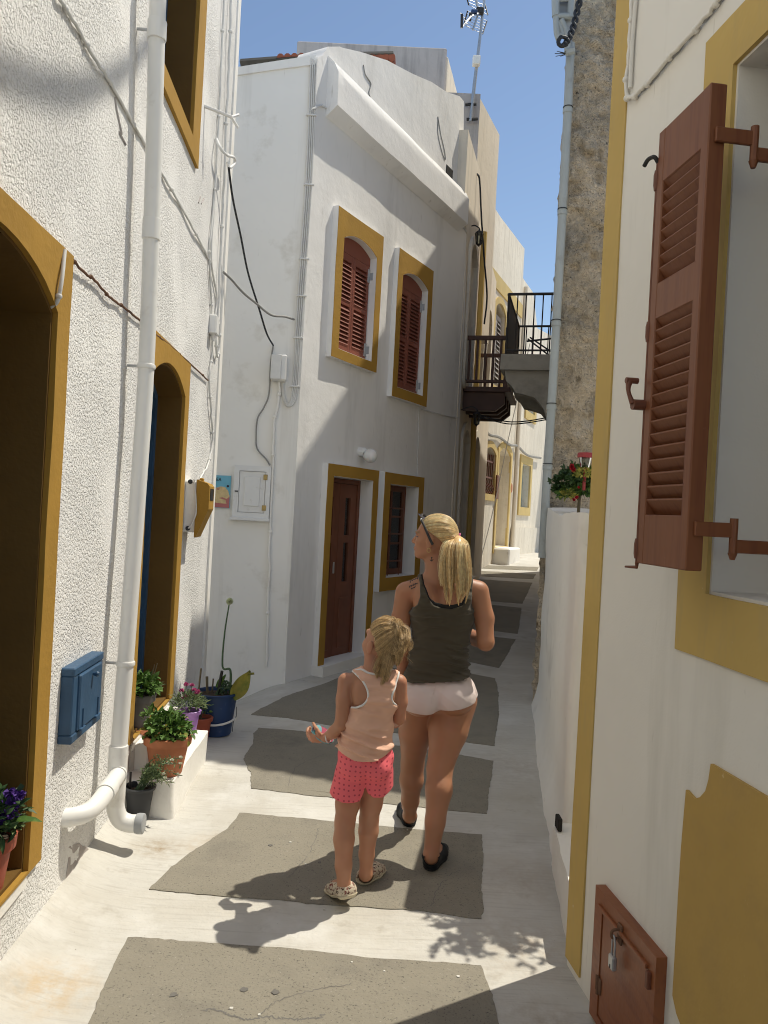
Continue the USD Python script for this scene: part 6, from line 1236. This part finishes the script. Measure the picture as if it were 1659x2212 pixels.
for fp, gg, tip in ((fGL, hL, tL), (fGR, hR, tR)):
    lo_ = np.array([min(gg[0], tip[0]) - .06, min(gg[1], tip[1]) - .06, -.01]); hi_ = lo_ + [.22, .25, .15]
    fu = union(fp); lf = .042 if fp is fGL else 0.0; d_ = (tip - gg) / np.linalg.norm(tip - gg); Lf = np.linalg.norm(tip - gg)
    base_ = lambda p, gg=gg, d_=d_, Lf=Lf, lf=lf: lf * .9 * np.clip(1 - ((p[:, :2] - gg) @ d_) / (Lf * .75), 0, 1.3)
    up_ = lambda p, fu=fu, base_=base_: np.maximum(np.maximum(fu(p) - .006, p[:, 2] - base_(p) - .066), base_(p) + .012 - p[:, 2])
    so_ = lambda p, fu=fu, base_=base_: np.maximum(np.maximum(fu(p) - .010, p[:, 2] - base_(p) - .017), base_(p) + .001 - p[:, 2])
    part('shoe', surface(up_, lo_, hi_, .004), 'shoe_print', GR, True); part('sole', surface(so_, lo_, hi_, .004), 'shoe_sole', GR, True)
wr_c, wr_d = ga(709, 1591, 3.378), np.array([-.75, .3, -.14]); wr_d /= np.linalg.norm(wr_d); u1 = np.cross(wr_d, [0, 0, 1]); u1 /= np.linalg.norm(u1); u2 = np.cross(wr_d, u1)
part('wristband', tube(np.array([wr_c + (u1 * math.cos(a) + u2 * math.sin(a)) * .0245 for a in np.linspace(0, 2 * math.pi, 22)]), .0038, 6, False), 'trim_white', GR)
FR = ['fair_light', 'fair_mid', 'fair_dark']
tieG = np.array([-.62, -.16, .78]); TMG = [108, 100, 96, 104, 112, 116]
_T = tieG / np.linalg.norm(tieG); _a = np.cross(_T, [0, 1, 0]); SG2 = 1 if _a[2] < 0 else -1
def tmaxG(phi): return np.interp(SG2 * math.cos(phi), [-1, -.55, -.1, .3, .75, 1], [98, 96, 88, 104, 120, 124])
pathG, capG = hair_cap(G(-.008 * s, 0, .014 * s), HG, np.array([.0855, .072, .0802]), tieG, tmaxG, .0035, 6, bulge=.010)
part('hair', capG, 'fair_mid', GR, True)
strand_set(GR, lambda g_, n: pathG(g_.uniform(0, 2 * math.pi), np.linspace(g_.uniform(0, .1), 1, n), g_.uniform(.0, .006)), 1100, 11, FR, .0015, 23)
TG = ga(851, 1349, 3.315)
LG = np.random.default_rng(78); lockG = []
for k in range(44):
    e = (LG.normal(868, 6), LG.uniform(1372, 1424)) if k % 5 < 2 else ((LG.normal(848, 9), LG.uniform(1405, 1452)) if k % 5 < 4 else (LG.normal(822, 6), LG.uniform(1440, 1504)))
    right = k % 5 < 4; m1 = np.array([851, 1349]) * .6 + np.array(e) * .4 + [LG.normal(5 if right else 0, 6), -3]; m2 = np.array([851, 1349]) * .22 + np.array(e) * .78 + [LG.normal(6 if right else 3, 5), 0]
    lockG.append(spline([TG, TG + [LG.uniform(0, .02), -.025, .008], at(*m1, 3.28 + LG.normal(0, .02)), at(*m2, 3.26 + LG.normal(0, .022)), at(*e, 3.262 + LG.normal(0, .022))], 4))
def gen_tailG(g_, n):
    p = lockG[g_.integers(len(lockG))]; u = np.linspace(0, g_.uniform(.9, 1), n); k = u * (len(p) - 1)
    c = np.stack([np.interp(k, np.arange(len(p)), p[:, q]) for q in range(3)], 1); return c + g_.normal(0, .0065, 3) * np.interp(u, [0, .2, .7, 1], [.4, 1, .9, .3])[:, None]
strand_set(GR, gen_tailG, 2200, 14, FR, .0014, 24)
def lump(pix, Y, r): 
    c = spline([at(x, y, Y) for x, y in pix], 5); return tube(c, np.interp(np.linspace(0, 1, len(c)), [0, .3, .7, 1], [.012, r, r * .8, .006]), 10)
part('ponytail', cat_([lump([(851, 1349), (862, 1370), (866, 1400), (864, 1420)], 3.29, .032), lump([(849, 1350), (850, 1385), (845, 1420), (838, 1450)], 3.285, .024), lump([(846, 1352), (836, 1400), (826, 1440), (820, 1485)], 3.28, .015)]), 'fair_mid', GR, True)
gfly = np.random.default_rng(25)
curves('loose_hairs', [spline([at(x_, 1343 + abs(x_ - 832) * .35, 3.30), at(x_ + gfly.normal(2, 4), 1338 + abs(x_ - 832) * .3, 3.30), at(x_ + gfly.normal(5, 9), 1334 + abs(x_ - 832) * .3 + gfly.normal(0, 3), 3.30)], 4) for x_ in gfly.uniform(808, 858, 30)] + [spline([at(868, 1360 + 4 * i, 3.28), at(880 + gfly.normal(0, 3), 1370 + 4 * i, 3.28), at(882 + gfly.normal(0, 4), 1384 + 4 * i, 3.28)], 4) for i in range(14)], .0008, 'fair_light', GR)
cl = project(lambda p: bG(p) - .013, spline(onsurf(lambda p: bG(p) - .013, [(824, 1356), (826, 1347), (831, 1343), (832, 1350), (829, 1357), (824, 1356)], 3.1, 3.6), 4), 4)[0]
mat('clip_lilac', (.42, .22, .60), .4, .05, 9, spec=.5); part('hair_clip', tube(cl, .0022, 6), 'clip_lilac', GR)
# what the girl holds
PU = thing('purse', 'small red and turquoise purse held in the left hand of the girl', 'purse', ga(700, 1590, 3.42))
pc = ga(697, 1587, 3.415); ax1 = np.array([.86, .05, -.50]); ax1 /= np.linalg.norm(ax1); ax3 = np.array([.3, -.55, .6]); ax3 -= ax1 * (ax3 @ ax1); ax3 /= np.linalg.norm(ax3); ax2 = np.cross(ax3, ax1)
def oval(a, b, t0, t1, off=0):
    q = Polygon([(a * math.cos(t), b * math.sin(t)) for t in np.linspace(0, 2 * math.pi, 28, endpoint=False)]); m = prism(q, t0, t1); m.apply_transform(np.vstack([np.hstack([np.stack([ax1, ax2, ax3], 1), (pc + ax1 * off)[:, None]]), [0, 0, 0, 1]])); return m
mat('purse_red', (.34, .02, .07), .4, .1, 20, spec=.5); mat('purse_teal', (.16, .42, .45), .5, .2, 60)
part('pouch', oval(.052, .030, -.008, .008), 'purse_red', PU); part('zip_rim', oval(.055, .033, -.003, .003), 'purse_teal', PU)
part('panel', oval(.018, .026, -.0095, .0095, -.030), 'purse_teal', PU)
